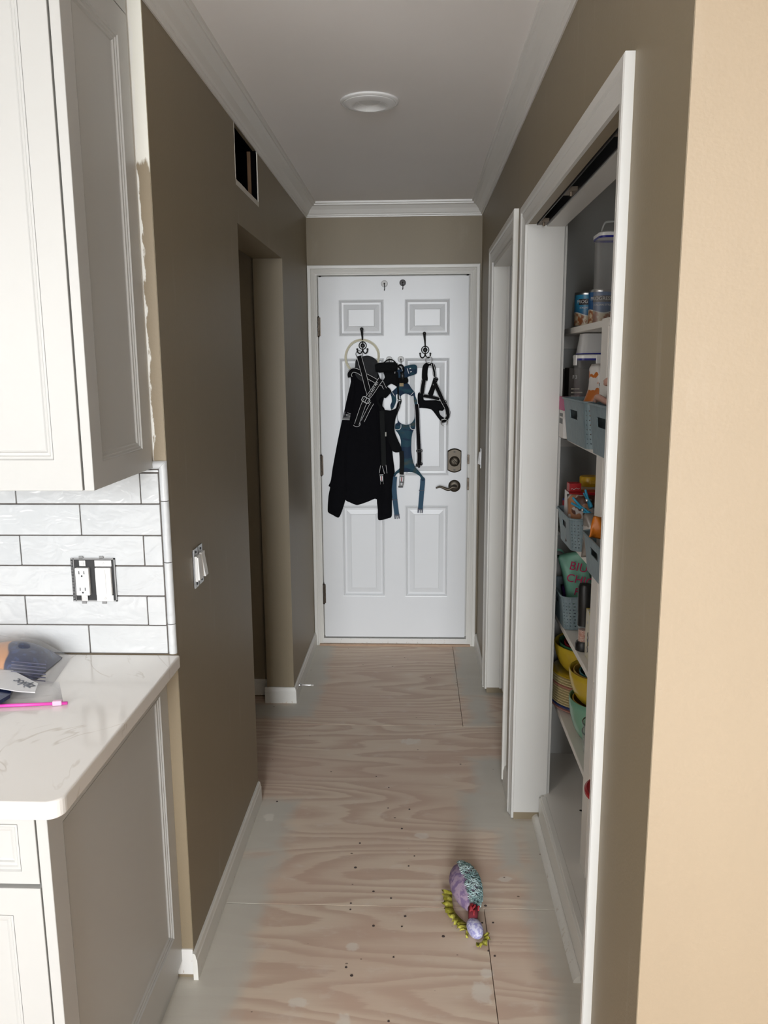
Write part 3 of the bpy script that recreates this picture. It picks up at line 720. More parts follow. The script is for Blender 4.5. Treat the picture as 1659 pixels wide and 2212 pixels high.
def iron_hook(px, dx, label):       # px: centre of the round plate
    x,z = z4(*px); t = thing('coat_hook', label, 'hook', (x,YD,z))
    MB().lathe([(0.0125,0),(0.0125,-0.006),(0.010,-0.010),(0.0,-0.011)],(x,YD,z),20,'y',caps=False).build('boss', M_iron, t, smooth=True)
    ring(x,z,0.004,0.0195,0.0034,M_iron,t,'plate_ring',n=24)
    MB().box(x-0.0030,x+0.0030,YD-0.006,YD,z+0.010,z+0.02).box(x-0.0030,x+0.0030,YD-0.006,YD,z-0.02,z-0.010).build('bridge', M_iron, t)
    p = crom([(x,YD-0.006,z+0.016),(x-dx*0.3,YD-0.020,z+0.045),(x-dx*0.8,YD-0.040,z+0.070),(x-dx,YD-0.055,z+0.085)],5)
    MB().tube(p,[0.0035+0.0055*(i/(len(p)-1))**1.3 for i in range(len(p))],10).ball(p[-1],0.0095,0.0095,0.010,10,8).build('prong', M_iron, t, smooth=True)
    for s_ in (-1,1):
        p = crom([(x,YD-0.006,z-0.016),(x+s_*0.004,YD-0.015,z-0.034),(x+s_*0.016,YD-0.030,z-0.042),(x+s_*0.026,YD-0.040,z-0.034),(x+s_*0.0275,YD-0.043,z-0.020)],5)
        MB().tube(p,0.0034,8).ball(p[-1],0.0052,0.0052,0.0055,10,8).build('prong', M_iron, t, smooth=True)
    return x,z
iron_hook((567,816),0.0015,'black iron triple coat hook holding the hooded jacket')
iron_hook((1100,853),0.0050,'black iron triple coat hook holding only the strap harness')
# ---- cream hoop hung behind the jacket
x_,z_ = z4(563,912); pts=[]; n=90
for i in range(n+1):
    a = math.pi/2+2*math.pi*2*i/n; rr = 0.0935 if i < n/2 else 0.0870
    pts.append((x_+rr*math.cos(a)+0.0015*math.sin(3*a), YD-0.0065-0.006*(i/n), z_+rr*math.sin(a)))
tag(MB().tube(pts,0.0034,8).build('tubing_coil', M_cream, org=(x_,YD-0.01,z_), smooth=True),'coil of thin cream tubing hung behind the black jacket','tubing')
# ---- hooded jacket
Q = lambda L: [z8(*p) for p in L]
jx,jz = z8(470,360)
jk = thing('hooded_jacket','black hooded fleece jacket with a flag patch hanging on the door','jacket',(jx,YD,jz))
body = Q([(385,500),(430,440),(520,430),(610,450),(650,540),(700,680),(720,800),(700,900),(720,1000),(745,1250),(765,1500),(760,1700),(700,1900),(640,1945),(615,1940),(540,1972),(440,2006),(400,2006),(340,1980),(290,1953),(255,1850),(240,1650),(250,1400),(285,1100),(320,850),(345,680)])
blob(body,0.004,0.036,0.05,0.014,0.004,seed=1).build('body', M_fleece, jk, smooth='auto')
sl = Q([(345,560),(385,540),(420,700),(400,950),(350,1200),(330,1500),(320,1780),(290,1953),(250,2080),(215,2145),(150,2115),(105,2090),(95,2050),(104,1905),(122,1812),(105,1792),(130,1735),(150,1600),(190,1380),(240,1130),(270,1010),(295,890),(322,770),(352,640)])
blob(sl,0.016,0.030,0.03,0.013,0.003,seed=2).build('sleeve', M_fleece, jk, smooth='auto')
sr = Q([(640,900),(720,930),(770,1100),(800,1250),(815,1450),(838,1640),(826,1780),(808,1960),(806,2125),(770,2150),(720,2165),(655,2167),(650,2060),(640,1945),(660,1850),(680,1700),(650,1400),(630,1100)])
blob(sr,0.016,0.032,0.03,0.013,0.003,seed=3).build('sleeve', M_fleece, jk, smooth='auto')
hd = Q([(410,400),(470,365),(520,352),(560,355),(610,378),(645,415),(655,470),(650,540),(640,620),(580,660),(470,640),(400,560),(400,470)])
blob(hd,0.022,0.026,0.025,0.010,0.005,seed=4).build('hood', plain('hood_lining',(0.022,0.023,0.025),0.9,var=0.4,nsc=50), jk, smooth='auto')
cl = Q([(300,790),(330,780),(350,800),(330,830),(312,815)])
fl = jk
for i in range(6):          # reflective stripes of the flag patch
    a = z8(262+ (i*0 if i > 2 else 40), 985+i*14); b = z8(354-i*2, 992+i*13)
    if i == 0: a = z8(320,980)
    vs,fs = ribbon_pts([a,b],0.0495,0.0017,0.0012,k=3); MB().add(vs,fs).build('flag_stripe', M_refl, jk)
vs,fs = ribbon_pts([z8(290,968),z8(280,1012)],0.0486,0.0080,0.001,k=3); MB().add(vs,fs).build('flag_canton', plain('flag_grey',(0.10,0.10,0.11),0.7), jk)
# ---- black harness lying over the jacket
W1 = 0.0300
hx,hz = z8(445,345)
h1 = thing('dog_harness','black strap harness lettered DO NOT PET hanging over the jacket','harness',(hx,YD,hz))
ring(*z8(447,335),0.044,0.0185,0.0016,M_iron,h1,'hanging_ring',0.95,0.004)
strap(Q([(352,590),(345,555),(375,515),(430,520),(500,560),(580,600),(650,640),(715,665)]),0.066,W1*0.9,h1)
strap(Q([(450,355),(475,450),(505,560),(535,680),(560,770)]),0.071,W1,h1)
o_ = strap(Q([(690,610),(640,680),(590,755),(535,825)]),0.076,W1*0.98,h1)
a_,b_ = z8(565,815), z8(655,660); d_ = Vector((b_[0]-a_[0],0,b_[1]-a_[1])).normalized()
c_ = z8(608,722); up_ = Vector((-d_.z,0,d_.x))
text('DO NOT PET',0.0160,M_refl,h1,basis((c_[0],YD-0.0785,c_[1]),d_,up_),0.0004)
strap(Q([(530,830),(495,900),(460,1000),(425,1105)]),0.070,W1,h1)
strap(Q([(595,870),(560,930),(520,1010),(490,1070)]),0.062,W1*0.75,h1)
strap(Q([(690,620),(720,690),(740,720)]),0.060,W1*0.7,h1)
x_,z_ = z8(425,1100); pts=[]
for i in range(13):
    a = math.pi*1.02+math.pi*1.0*i/12+0.35; pts.append((x_+0.0195*math.cos(a), YD-0.071, z_+0.0150*math.sin(a)))
MB().tube(pts,0.0014,6).build('loop_trim', M_refl, h1, smooth=True)
# rectangular slider buckle
def buckle(c, ang, hw, hh, y, mat, par, r=0.0024, name='buckle', bar=True):
    ca,sa = math.cos(ang),math.sin(ang); P=[]
    for (a,b) in ((-1,-.7),(-.7,-1),(.7,-1),(1,-.7),(1,.7),(.7,1),(-.7,1),(-1,.7)):
        u,v = a*hw,b*hh; P.append((c[0]+u*ca-v*sa, YD-y, c[1]+u*sa+v*ca))
    mb = MB().tube(P,r,6,closed=True)
    if bar: mb.tube([(c[0]-v0*sa,YD-y,c[1]+v0*ca) for v0 in (-hh,hh)],r*0.8,6)
    return mb.build(name, mat, par, smooth=True)
buckle(z8(525,838),math.radians(-28),0.0210,0.0135,0.0775,M_refl,h1)
# ---- black padded harness, middle
x_,z_ = z8(750,450)
h2 = thing('dog_harness','black padded harness with a thick handle between the jacket and the blue harness','harness',(x_,YD,z_))
pa,pb = z8(628,490), z8(872,478); n=13; pts=[]; rs=[]
for i in range(n):
    t_=i/(n-1); pts.append((pa[0]+(pb[0]-pa[0])*t_, YD-0.066, pa[1]+(pb[1]-pa[1])*t_+0.002*math.sin(math.pi*t_))); rs.append(0.0270*(0.72+0.28*min(1,6*min(t_,1-t_))))
MB().tube(pts,rs,14).build('handle_pad', M_pad, h2, smooth='auto')
MB().tube(crom([(*[z8(720,430)[0]],YD-0.05,z8(720,430)[1]),(z8(760,400)[0],YD-0.045,z8(760,400)[1]),(z8(810,398)[0],YD-0.045,z8(810,398)[1]),(z8(850,430)[0],YD-0.05,z8(850,430)[1])],5),0.0032,6).build('hanging_loop', M_web, h2, smooth=True)
blob(Q([(722,525),(865,525),(880,600),(868,690),(840,680),(800,662),(755,690),(720,720),(700,650),(730,590)]),0.044,0.016,0.02,0.010,seed=5).build('neck_panel', M_pad, h2, smooth='auto')
blob(Q([(640,690),(720,660),(755,690),(785,715),(802,750),(770,790),(735,820),(700,805),(660,850),(690,900),(720,960),(690,960),(650,880),(630,780)]),0.050,0.014,0.02,0.010,seed=6).build('shoulder_panel', M_pad, h2, smooth='auto')
blob(Q([(700,962),(790,955),(850,930),(870,870),(905,850),(895,920),(870,980),(845,1060),(838,1180),(870,1270),(905,1345),(912,1405),(820,1405),(760,1260),(735,1150)]),0.050,0.014,0.02,0.010,seed=7).build('chest_panel', M_pad, h2, smooth='auto')
strap(Q([(700,955),(705,1100),(715,1300),(722,1560)]),0.066,0.0255,h2,M_webg,False)
strap(Q([(912,1400),(918,1500),(915,1655)]),0.060,0.0235,h2,M_webg,False)
MB().add(*ribbon_pts([z8(742,1190),z8(742,1236)],0.068,0.0075,0.001,k=2)).build('care_label', plain('label_grey',(0.42,0.42,0.38),0.8), h2)
M_red = plain('buckle_red',(0.32,0.03,0.05),0.5); M_bst = plain('buckle_blue',(0.06,0.08,0.30),0.5)
def clip(c, y, par, w=0.021, h=0.030, ang=0.0):
    (cx_,cz_) = c; X = Vector((math.cos(ang),0,math.sin(ang))); Z = Vector((-math.sin(ang),0,math.cos(ang))); Y_=Vector((0,1,0)); c0 = Vector((cx_,YD-y,cz_))
    o = MB().obox(c0,X,Y_,Z,w/2,0.004,h/2).build('clip_buckle', M_black, par, bevel=0.002)
    for k,m in ((-1,M_refl),(0,M_red),(1,M_refl)): MB().obox(c0+X*(k*w*0.24)-Y_*0.0045,X,Y_,Z,w*0.09,0.0006,h*0.30).build('clip_stripe', m, o)
    for k in (-1,1): MB().obox(c0+X*(k*w*0.36)-Z*(h*0.62),X,Y_,Z,w*0.10,0.003,h*0.22).build('clip_prong', M_black, o, bevel=0.001)
    for k in (1,): MB().obox(c0+Z*(h*0.5*k)-Y_*0.004,X,Y_,Z,w*0.5,0.001,0.0012).build('clip_edge', M_refl, o)
clip(z8(697,1695),0.068,h2,0.022,0.040,0.06); clip(z8(917,1705),0.064,h2,0.024,0.042,-0.06)
for (a,b) in (((685,1555),(672,1640)),((705,1560),(728,1645)),((745,1550),(756,1640))): MB().add(*ribbon_pts([z8(*a),z8(*b)],0.0690,0.0018,0.001,k=2)).build('reflective_stripe', M_refl, h2)
MB().obox(Vector((z8(905,1790)[0],YD-0.062,z8(905,1790)[1])),Vector((1,0,0)),Vector((0,1,0)),Vector((0,0,1)),0.013,0.004,0.005).build('clip_end', M_black, h2, bevel=0.002)
# ---- blue harness
x_,z_ = z8(950,640)
h3 = thing('dog_harness','blue banded dog harness with dangling buckles hanging on the door','harness',(x_,YD,z_))
blob(Q([(832,520),(900,500),(950,470),(1000,455),(1060,450),(1084,470),(1085,510),(1078,550),(1030,570),(985,585),(970,600),(900,605),(850,600),(832,570)]),0.034,0.016,0.018,0.009,seed=8).build('top_pad', M_blue, h3, smooth='auto')
MB().add(*ribbon_pts([z8(975,492),z8(995,550)],0.0535,0.0030,0.001,k=2)).build('reflective_trim', M_refl, h3)
MB().add(*ribbon_pts([z8(845,520),z8(838,560)],0.0535,0.0026,0.001,k=2)).build('reflective_trim', M_refl, h3)
for (a,b) in ((1010,495),(1018,530)): MB().add(*ribbon_pts([z8(a-8,b+2),z8(a+8,b-4)],0.0535,0.0045,0.001,k=2)).build('reflective_trim', M_refl, h3)
blob(Q([(868,600),(975,590),(980,655),(868,660)]),0.036,0.010,0.02,0.010,seed=9).build('neck_band', M_web, h3, smooth='auto')
ringo = [(790,770),(830,730),(868,690),(874,655),(978,655),(1020,710),(1058,758),(1066,800),(1085,850),(1085,885),(1058,920),(1062,1000),(1064,1110),(1060,1160),(1040,1190),(1024,1260),(1020,1400),(1035,1500),(1062,1580),(1110,1635),(1150,1690),(1172,1712),(1168,1740),(1130,1740),(1120,1690),(1060,1650),(1000,1640),(930,1640),(870,1652),(838,1690),(822,1680),(850,1635),(890,1600),(905,1530),(905,1400),(905,1290),(880,1220),(842,1165),(845,1110),(870,1090),(862,1010),(880,940),(905,870),(900,820),(880,775),(850,790),(855,850),(830,920),(800,950),(790,900),(806,860),(800,800)]
hole = [(905,800),(950,772),(990,780),(1020,800),(1045,795),(1050,850),(1058,900),(1060,980),(1055,1050),(1020,1100),(965,1118),(905,1100),(872,1060),(868,1000),(888,930),(915,860)]
blob(Q(ringo),0.020,0.012,0.016,0.009,holes=[Q(hole)],seed=10).build('body_panel', M_blue, h3, smooth='auto')
for L in ([(845,1165),(880,1168),(905,1150),(908,1110)],[(1008,1112),(1010,1145),(1030,1165),(1058,1165)]):
    MB().add(*ribbon_pts(Q(L),0.0365,0.0026,0.0012)).build('reflective_trim', M_refl, h3)
for L in ([(812,755),(838,800)],[(1048,752),(1010,795)]): MB().add(*ribbon_pts(Q(L),0.0365,0.0022,0.0012)).build('reflective_trim', M_refl, h3)
MB().add(*ribbon_pts([z8(892,672),z8(936,672)],0.0485,0.0170,0.0012,k=2)).build('tan_patch', M_tan, h3)
def bluestrap(L, adj):
    s_ = strap(Q(L),0.024,0.0265,h3,M_blues,False)
    x,z = z8(*adj); MB().box(x-0.0155,x+0.0155,YD-0.029,YD-0.023,z-0.0022,z+0.0022).build('strap_adjuster', M_navy, h3, bevel=0.001)
    e = z8(*L[-1]); d = Vector((e[0]-z8(*L[-2])[0],0,e[1]-z8(*L[-2])[1])).normalized(); X = Vector((-d.z,0,d.x)); Y_=Vector((0,1,0)); c0=Vector((e[0],YD-0.024,e[1]))
    b_ = MB().obox(c0+d*0.003,X,Y_,d,0.0150,0.004,0.0045).build('buckle_end', M_navy, h3, bevel=0.001)
    for k in (-1,0,1): MB().obox(c0+d*0.015+X*(k*0.0112),X,Y_,d,0.0020 if k == 0 else 0.0034,0.0026,0.010 if k == 0 else 0.0085).build('buckle_prong', M_navy, b_, bevel=0.001)
bluestrap([(838,1690),(832,1800),(840,1940),(860,2110)],(838,1945)); bluestrap([(1148,1715),(1145,1780),(1138,1850),(1122,2045)],(1136,1840))
# ---- leash strip with coloured reflective edges, and a thin lead with snap clip
x_,z_ = z8(1085,900)
ls = thing('dog_leash','black webbing leash with bright edge stripes hanging down the door','leash',(x_,YD,z_))
strap(Q([(1078,888),(1084,940),(1089,1010),(1094,1150),(1102,1300),(1108,1420)]),0.036,0.0265,ls,smat=plain('iridescent_trim',(0.60,0.62,0.66),0.3))
strap(Q([(1110,1400),(1112,1480),(1108,1560)]),0.038,0.0290,ls)
buckle(z8(1110,1400),0.05,0.0155,0.0060,0.041,M_black,ls,0.0026,'slider')
for (a,b) in ((1085,1558),(1132,1545),(1106,1570)): MB().ball((z8(a,b)[0],YD-0.037,z8(a,b)[1]),0.0075,0.006,0.010,10,8).build('leash_clip', M_black, ls, smooth=True)
MB().obox(Vector((z8(1075,1570)[0],YD-0.036,z8(1075,1570)[1])),Vector((0.8,0,0.6)),Vector((0,1,0)),Vector((-0.6,0,0.8)),0.010,0.003,0.003).build('leash_clip_tongue', M_black, ls, bevel=0.001)
x_,z_ = z8(905,430)
ld = thing('lead_clip','thin black cord lead with snap clip hanging over the blue harness','lead',(x_,YD,z_))
V = lambda a,b,d: (z8(a,b)[0],YD-d,z8(a,b)[1])
MB().tube(crom([V(908,425,0.02),V(912,470,0.058),V(925,520,0.06)],4),0.0022,6).build('hanging_cord', M_steel, ld)
MB().ball(V(925,575,0.062),0.0110,0.008,0.0190,12,8).build('clip_body', M_black, ld, smooth=True)
MB().tube(crom([V(908,500,0.062),V(880,470,0.062),V(900,455,0.062),V(930,470,0.062),V(935,530,0.062),V(900,540,0.062)],4),0.0055,6).build('cord_knot', M_web, ld, smooth=True)
MB().tube(crom([V(862,590,0.060),V(872,640,0.060),V(876,720,0.058),V(878,830,0.056)],4),0.0042,6).build('cord', M_web, ld, smooth=True)
ring(*z8(892,848),0.058,0.0085,0.0024,M_iron,ld,'clip_ring'); MB().tube(crom([V(890,860,0.062),V(892,900,0.062),V(870,960,0.060)],4),0.006,6).build('clip_tail', M_black, ld, smooth=True)
# ---- black harness on the second iron hook
x_,z_ = z8(1215,400)
h4 = thing('dog_harness','black strap harness hanging alone from the second iron hook','harness',(x_,YD,z_))
ring(*z8(1216,398),0.044,0.0185,0.0018,M_steel,h4,'hanging_ring',0.95,0.004)
mb = blob(Q([(1142,625),(1140,520),(1152,460),(1185,430),(1235,428),(1275,445),(1292,500),(1298,590),(1280,590),(1262,575),(1255,520),(1240,465),(1218,462),(1204,500),(1200,560),(1200,630)]),0.034,0.012,0.014,0.008,seed=11); mb.build('neck_pad', M_pad, h4, smooth='auto')
MB().add(*ribbon_pts(Q([(1240,440),(1258,520),(1272,585)]),0.0520,0.0022,0.001)).build('reflective_stripe', M_refl, h4)
MB().add(*ribbon_pts(Q([(1262,438),(1285,520),(1290,585)]),0.0520,0.0022,0.001)).build('reflective_stripe', M_refl, h4)
strap(Q([(1162,620),(1150,690),(1140,770)]),0.040,0.0270,h4)
strap(Q([(1292,600),(1265,690),(1225,790)]),0.038,0.0250,h4,stripes=False)
strap(Q([(1280,655),(1320,740),(1370,850),(1412,930),(1425,1000)]),0.042,0.0265,h4)
strap(Q([(1155,795),(1230,805),(1330,830)]),0.044,0.0230,h4)
strap(Q([(1272,680),(1245,760),(1225,820)]),0.048,0.0230,h4,stripes=False)
c_ = z8(1252,765); text('PREMIUM',0.0085,plain('faint_print',(0.16,0.16,0.16),0.6),h4,basis((c_[0],YD-0.0500,c_[1]),(0.40,0,0.92),(-0.92,0,0.40)),0.0003) if False else None
ring(*z8(1298,612),0.046,0.0085,0.0022,M_iron,h4,'slide_ring'); ring(*z8(1388,862),0.046,0.0085,0.0022,M_iron,h4,'slide_ring')
blob(Q([(1092,845),(1098,765),(1150,760),(1160,840),(1235,845),(1330,850),(1392,905),(1372,960),(1328,960),(1345,1010),(1390,1045),(1375,1075),(1350,1076),(1310,1030),(1262,965),(1225,940),(1130,930),(1105,928)]),0.022,0.014,0.016,0.009,seed=12).build('chest_panel', M_pad, h4, smooth='auto')
strap(Q([(1428,960),(1425,1020),(1395,1065),(1355,1075)]),0.036,0.0240,h4)
ring(*z8(1386,1088),0.040,0.0185,0.0018,M_steel,h4,'hanging_ring',1.0,0.004)

# ---- ceiling downlight
dl = thing('ceiling_downlight','white recessed round downlight in the hall ceiling, switched off','light',(-0.153,2.80,ZC))
cx_,cy_ = -0.153,2.80
MB().lathe([(0.0955,0.0),(0.0955,-0.005),(0.090,-0.009),(0.0885,-0.009),(0.0885,-0.0075),(0.085,-0.0075),(0.084,-0.010),(0.062,-0.016),(0.0585,-0.0150)],(cx_,cy_,ZC-0.0005),48,caps=False).build('trim_ring', M_wht, dl, smooth='auto')
pr = []
for i in range(9):
    r0 = 0.0585-0.0021*i; h0 = -0.0150+0.0016*i; pr += [(r0,h0),(r0-0.0006,h0+0.0012),(r0-0.0021,h0+0.0012)]
pr += [(0.036,-0.0008)]
MB().lathe(pr,(cx_,cy_,ZC-0.0005),48,caps=False).build('baffle', M_wht, dl)
MB().lathe([(0.037,-0.0008),(0.0,-0.0010)],(cx_,cy_,ZC-0.0005),32,caps=False).build('lens', plain('lens',(0.62,0.62,0.60),0.3), dl)
# ---- two gang box in the tiles
xa,xb,za,zb = -0.832,-0.7235,1.041,1.1485; yt = YK-0.0105
eb = thing('electrical_box','two gang electrical box without cover plate in the backsplash','electrical box',(-0.778,YK-0.002,1.095))
MB().box(xa,xb,yt-0.0015,YK-0.002,za,zb).build('box_body', M_black, eb)
mb = MB(); mb.box(xa,xb,yt-0.003,yt-0.001,zb-0.003,zb).box(xa,xb,yt-0.003,yt-0.001,za,za+0.003).box(xb-0.003,xb,yt-0.003,yt-0.001,za,zb).box(xa+0.007,xa+0.0085,yt-0.003,yt-0.001,za,zb)
mb.build('box_rim', plain('box_grey',(0.28,0.28,0.28),0.6), eb)
mb = MB()
for i in range(26): mb.box(xa+0.0008,xa+0.0055,yt-0.0028,yt-0.001,za+0.006+i*0.0037,za+0.0078+i*0.0037)
mb.build('box_ribs', plain('rib_grey',(0.20,0.20,0.20),0.6), eb)
rx = -0.8025
rc = MB().box(rx-0.0165,rx+0.0165,yt-0.012,yt-0.001,1.058,1.126).build('outlet', M_wht, eb, bevel=0.002)
for zc_ in (1.113,1.072):
    for dx in (-0.0062,0.0062): MB().box(rx+dx-0.0010,rx+dx+0.0010,yt-0.0124,yt-0.0118,zc_-0.002,zc_+0.006).build('slot', M_black, rc)
    MB().lathe([(0.0022,0),(0.0022,-0.0006)],(rx,yt-0.0119,zc_-0.0065),10,'y').build('slot', M_black, rc)
for k,zc_ in ((0,1.0965),(1,1.0880)): MB().box(rx-0.0085,rx+0.0085,yt-0.0134,yt-0.0118,zc_-0.0036,zc_+0.0036).build('test_button', M_wht, rc, bevel=0.0006)
def ear(x, z, w, par, up=1, mat=M_steel):
    o = MB().box(x-w,x+w,yt-0.0045,yt-0.0030,z-0.0075,z+0.0075).build('mounting_strap', mat, par, bevel=0.0008)
    MB().lathe([(0.0034,0),(0.0034,-0.0014),(0.0012,-0.0014),(0.0010,-0.0006)],(x,yt-0.0045,z),12,'y').build('screw', M_steel, o)
    for k in (-1,1):
        if w < 0.012: ring(x+k*0.0125,z+0.004*up,-(yt+0.0042-YD)*1.0,0.0036,0.0013,mat,o,'break_off_ear',n=12)
for z,u in ((1.1360,1),(1.0495,-1)): ear(rx,z,0.0080,rc,u)
sx = -0.7540
dm = MB().box(sx-0.0165,sx+0.0215,yt-0.011,yt-0.001,1.0585,1.126).build('dimmer', M_wht, eb, bevel=0.0015)
MB().box(sx-0.0135,sx+0.0090,yt-0.0136,yt-0.0108,1.062,1.1225).build('dimmer_paddle', M_wht, dm, bevel=0.0012)
for (z0,z1) in ((1.062,1.078),(1.0795,1.0985),(1.100,1.1225)): MB().box(sx+0.0125,sx+0.0205,yt-0.0122,yt-0.0108,z0,z1).build('dimmer_slider', M_wht, dm, bevel=0.0006)
for z in (1.1360,1.0495): ear(sx+0.002,z,0.0205,dm,1,M_wht)
for x in (-0.8055,-0.7560):
    for z in (zb+0.002,za-0.003): MB().box(x-0.005,x+0.005,yt-0.003,yt-0.001,z-0.003,z+0.003).build('box_tab', plain('tab_grey',(0.22,0.22,0.22),0.5), eb)
# ---- light switches without cover plates
def switch(name, label, X, sgn, y0, gangs, zc, tilt):
    t = thing(name, label, 'switch', (X,y0,zc))
    for i,(dy,tl) in enumerate(gangs):
        y = y0+dy; d = lambda a: X+sgn*a
        bx = lambda mb,a0,a1,ya,yb,za,zb: mb.box(min(d(a0),d(a1)),max(d(a0),d(a1)),ya,yb,za,zb)
        o = bx(MB(),0.0005,0.003,y-0.018,y+0.018,zc-0.053,zc+0.053).build('mounting_strap', M_steel, t)
        bx(MB(),0.003,0.010,y-0.017,y+0.017,zc-0.034,zc+0.034).build('switch_frame', M_wht, o, bevel=0.001)
        mb = MB(); hh = 0.031
        a_top, a_bot = 0.0105+0.0035-tl, 0.0105+0.0035+tl
        V_ = [(d(0.009),y-0.0145,zc-hh),(d(0.009),y+0.0145,zc-hh),(d(0.009),y+0.0145,zc+hh),(d(0.009),y-0.0145,zc+hh),(d(a_bot),y-0.0145,zc-hh),(d(a_bot),y+0.0145,zc-hh),(d(a_top),y+0.0145,zc+hh),(d(a_top),y-0.0145,zc+hh)]
        mb.add(V_,[(0,1,2,3),(4,5,6,7),(0,1,5,4),(1,2,6,5),(2,3,7,6),(3,0,4,7)]).build('rocker', M_wht, o, bevel=0.001)
        for z in (zc+0.043,zc-0.043): MB().lathe([(0.0035,sgn*0.003),(0.0035,sgn*0.0045),(0.0012,sgn*0.0045)],(X,y,z),10,'x').build('screw', M_iron, o)
    bx(MB(),0.0002,0.0008,y0-0.024,y0+gangs[-1][0]+0.024,zc-0.050,zc+0.050).build('wall_box', M_black, t)
switch('light_switch','pair of white rocker switches without a cover plate on the dark hall wall',XL,1,2.056,[(0,0.0012),(0.046,0.0045)],1.072,0)
switch('light_switch','single white rocker switch without a cover plate beside the back door casing',XR,-1,4.325,[(0,0.003)],1.105,0)
# ---- door stop on the far baseboard
p = at(575/3.95+500, 1915/3.95+1000, 3.72)
ds = thing('door_stop','thin metal door stop screwed into the baseboard by the passage','door stop',(XL+0.012,3.72,0.052))
MB().lathe([(0.0095,0),(0.0095,0.003),(0.006,0.010),(0.0038,0.014),(0.0034,0.060)],(XL+0.0125,3.72,0.052),14,'x').build('rod', M_steel, ds, smooth='auto')
MB().lathe([(0.0045,0.058),(0.0050,0.060),(0.0050,0.070),(0.003,0.072)],(XL+0.0125,3.72,0.052),12,'x').build('rubber_tip', plain('tip_grey',(0.45,0.43,0.40),0.6), ds, smooth='auto')

# ---- plush toy on the floor
def toymat(name,a,b,sc=60): 
    t = NT(name); n = t.noise(t.obj(), sc, 3); t.col(t.mix(t.mrange(n,0.40,0.60),a,b)); t.set(Roughness=0.85); t.bump(t.noise(t.obj(),220,2),0.5,0.002); return t.m
ty = thing('plush_toy','blue and lilac plush dog toy with yellow frills lying on the plywood','toy',(0.15,2.16,0))
ang = math.radians(8); ca,sa = math.cos(ang),math.sin(ang)
RZ = Matrix.Rotation(ang,3,'Z'); TC = Vector((0.150,2.190,0.043))
vs=[];fs=[];n,m=20,14
def tp(s_,a):       # s_ 0 tail .. 1 neck along -Y
    r_ = max(0.0,math.sin(math.pi*min(1,max(0,s_))**0.80))**0.62
    w = 0.0445*r_*(1.0 if s_ < 0.75 else 1-0.25*(s_-0.75)/0.25); hh = 0.041*r_
    loc = Vector((w*math.cos(a), 0.108-0.216*s_, hh*math.sin(a)))
    return TC + RZ @ loc
for i in range(m+1):
    for k in range(n): vs.append(tp(0.02+0.96*i/m, 2*math.pi*k/n))
for i in range(m):
    for k in range(n): fs.append((i*n+k,i*n+(k+1)%n,(i+1)*n+(k+1)%n,(i+1)*n+k))
fs += [tuple(range(n)),tuple(m*n+k for k in range(n))]
MB().add(vs,fs).build('body', toymat('lilac_plush',(0.19,0.13,0.25),(0.36,0.27,0.36)), ty, smooth=True)
mb = MB(); rnd = random.Random(3)
for i in range(560):
    s_ = rnd.uniform(0.03,0.92); a = rnd.uniform(-0.55,1.75); b0 = tp(s_,a); nr = (b0-(TC+RZ@Vector((0,0.108-0.216*s_,0)))).normalized()
    t1 = nr.orthogonal().normalized(); t2 = nr.cross(t1); ph = rnd.uniform(0,6.28); rr = rnd.uniform(0.004,0.0065); pts=[]
    for j in range(7):
        q = ph+j*0.85; pts.append(b0+nr*(0.001+0.0012*j)+(t1*math.cos(q)+t2*math.sin(q))*rr*(1-0.06*j))
    mb.tube(pts,0.0012,4,caps=False)
stuff(mb.build('curly_fleece', toymat('teal_fleece',(0.24,0.37,0.37),(0.56,0.70,0.70),30), ty, smooth=True))
hc = Vector((0.168,2.040,0.024))
MB().tube([TC+RZ@Vector((0.004,-0.095,0.004)),hc+Vector((-0.004,0.025,0.008))],[0.016,0.013],10).build('neck', plain('dark_red_plush',(0.14,0.012,0.020),0.9), ty, smooth=True)
mb=MB()
for i in range(9):
    c0 = TC+RZ@Vector((0.006,-0.096,0.010))+Vector((rnd.uniform(-.014,.014),-0.028*i/8+rnd.uniform(-.004,.004),rnd.uniform(0,.018)))
    mb.tube(crom([c0,c0+Vector((rnd.uniform(-.006,.006),-0.008,0.006)),c0+Vector((rnd.uniform(-.008,.008),-0.016,-0.002))],3),0.003,5)
mb.build('neck_frill', plain('red_ribbon',(0.30,0.02,0.03),0.5), ty, smooth=True)
RH = Matrix.Rotation(math.radians(14),3,'Z')
MB().ball(hc,0.0235,0.036,0.021,16,12,RH @ Matrix.Rotation(math.radians(90),3,'X')).build('head', toymat('pale_lilac_plush',(0.36,0.36,0.62),(0.66,0.66,0.80),120), ty, smooth=True) if False else MB().ball(hc,0.0225,0.038,0.021,16,12,RH).build('head', toymat('pale_lilac_plush',(0.30,0.29,0.55),(0.60,0.60,0.74),120), ty, smooth=True)
def frill(path, w, seed, name='yellow_frill'):
    rr = random.Random(seed); P = crom(path,6); vs=[]; n_=len(P)
    for i,p in enumerate(P):
        d = (P[min(i+1,n_-1)]-P[max(i-1,0)]); d.z=0; d.normalize(); o = Vector((-d.y,d.x,0))
        vs += [p, p+o*w*(0.75+0.5*rr.random())+Vector((0,0,0.006*math.sin(i*1.7)+0.003)), p+o*w*1.35*(0.7+0.5*rr.random())+Vector((0,0,0.004*math.cos(i*2.3)))]
    for v in vs: v.z = max(v.z,0.0015)
    fs=[]
    for i in range(n_-1):
        for j in range(2): fs.append((i*3+j,i*3+j+1,i*3+j+4,i*3+j+3))
    o = MB().add(vs,fs).build(name, toymat('yellow_satin',(0.26,0.24,0.015),(0.50,0.47,0.08),50), ty, smooth=True)
    s2 = o.modifiers.new('solid','SOLIDIFY'); s2.thickness = 0.0014; return o
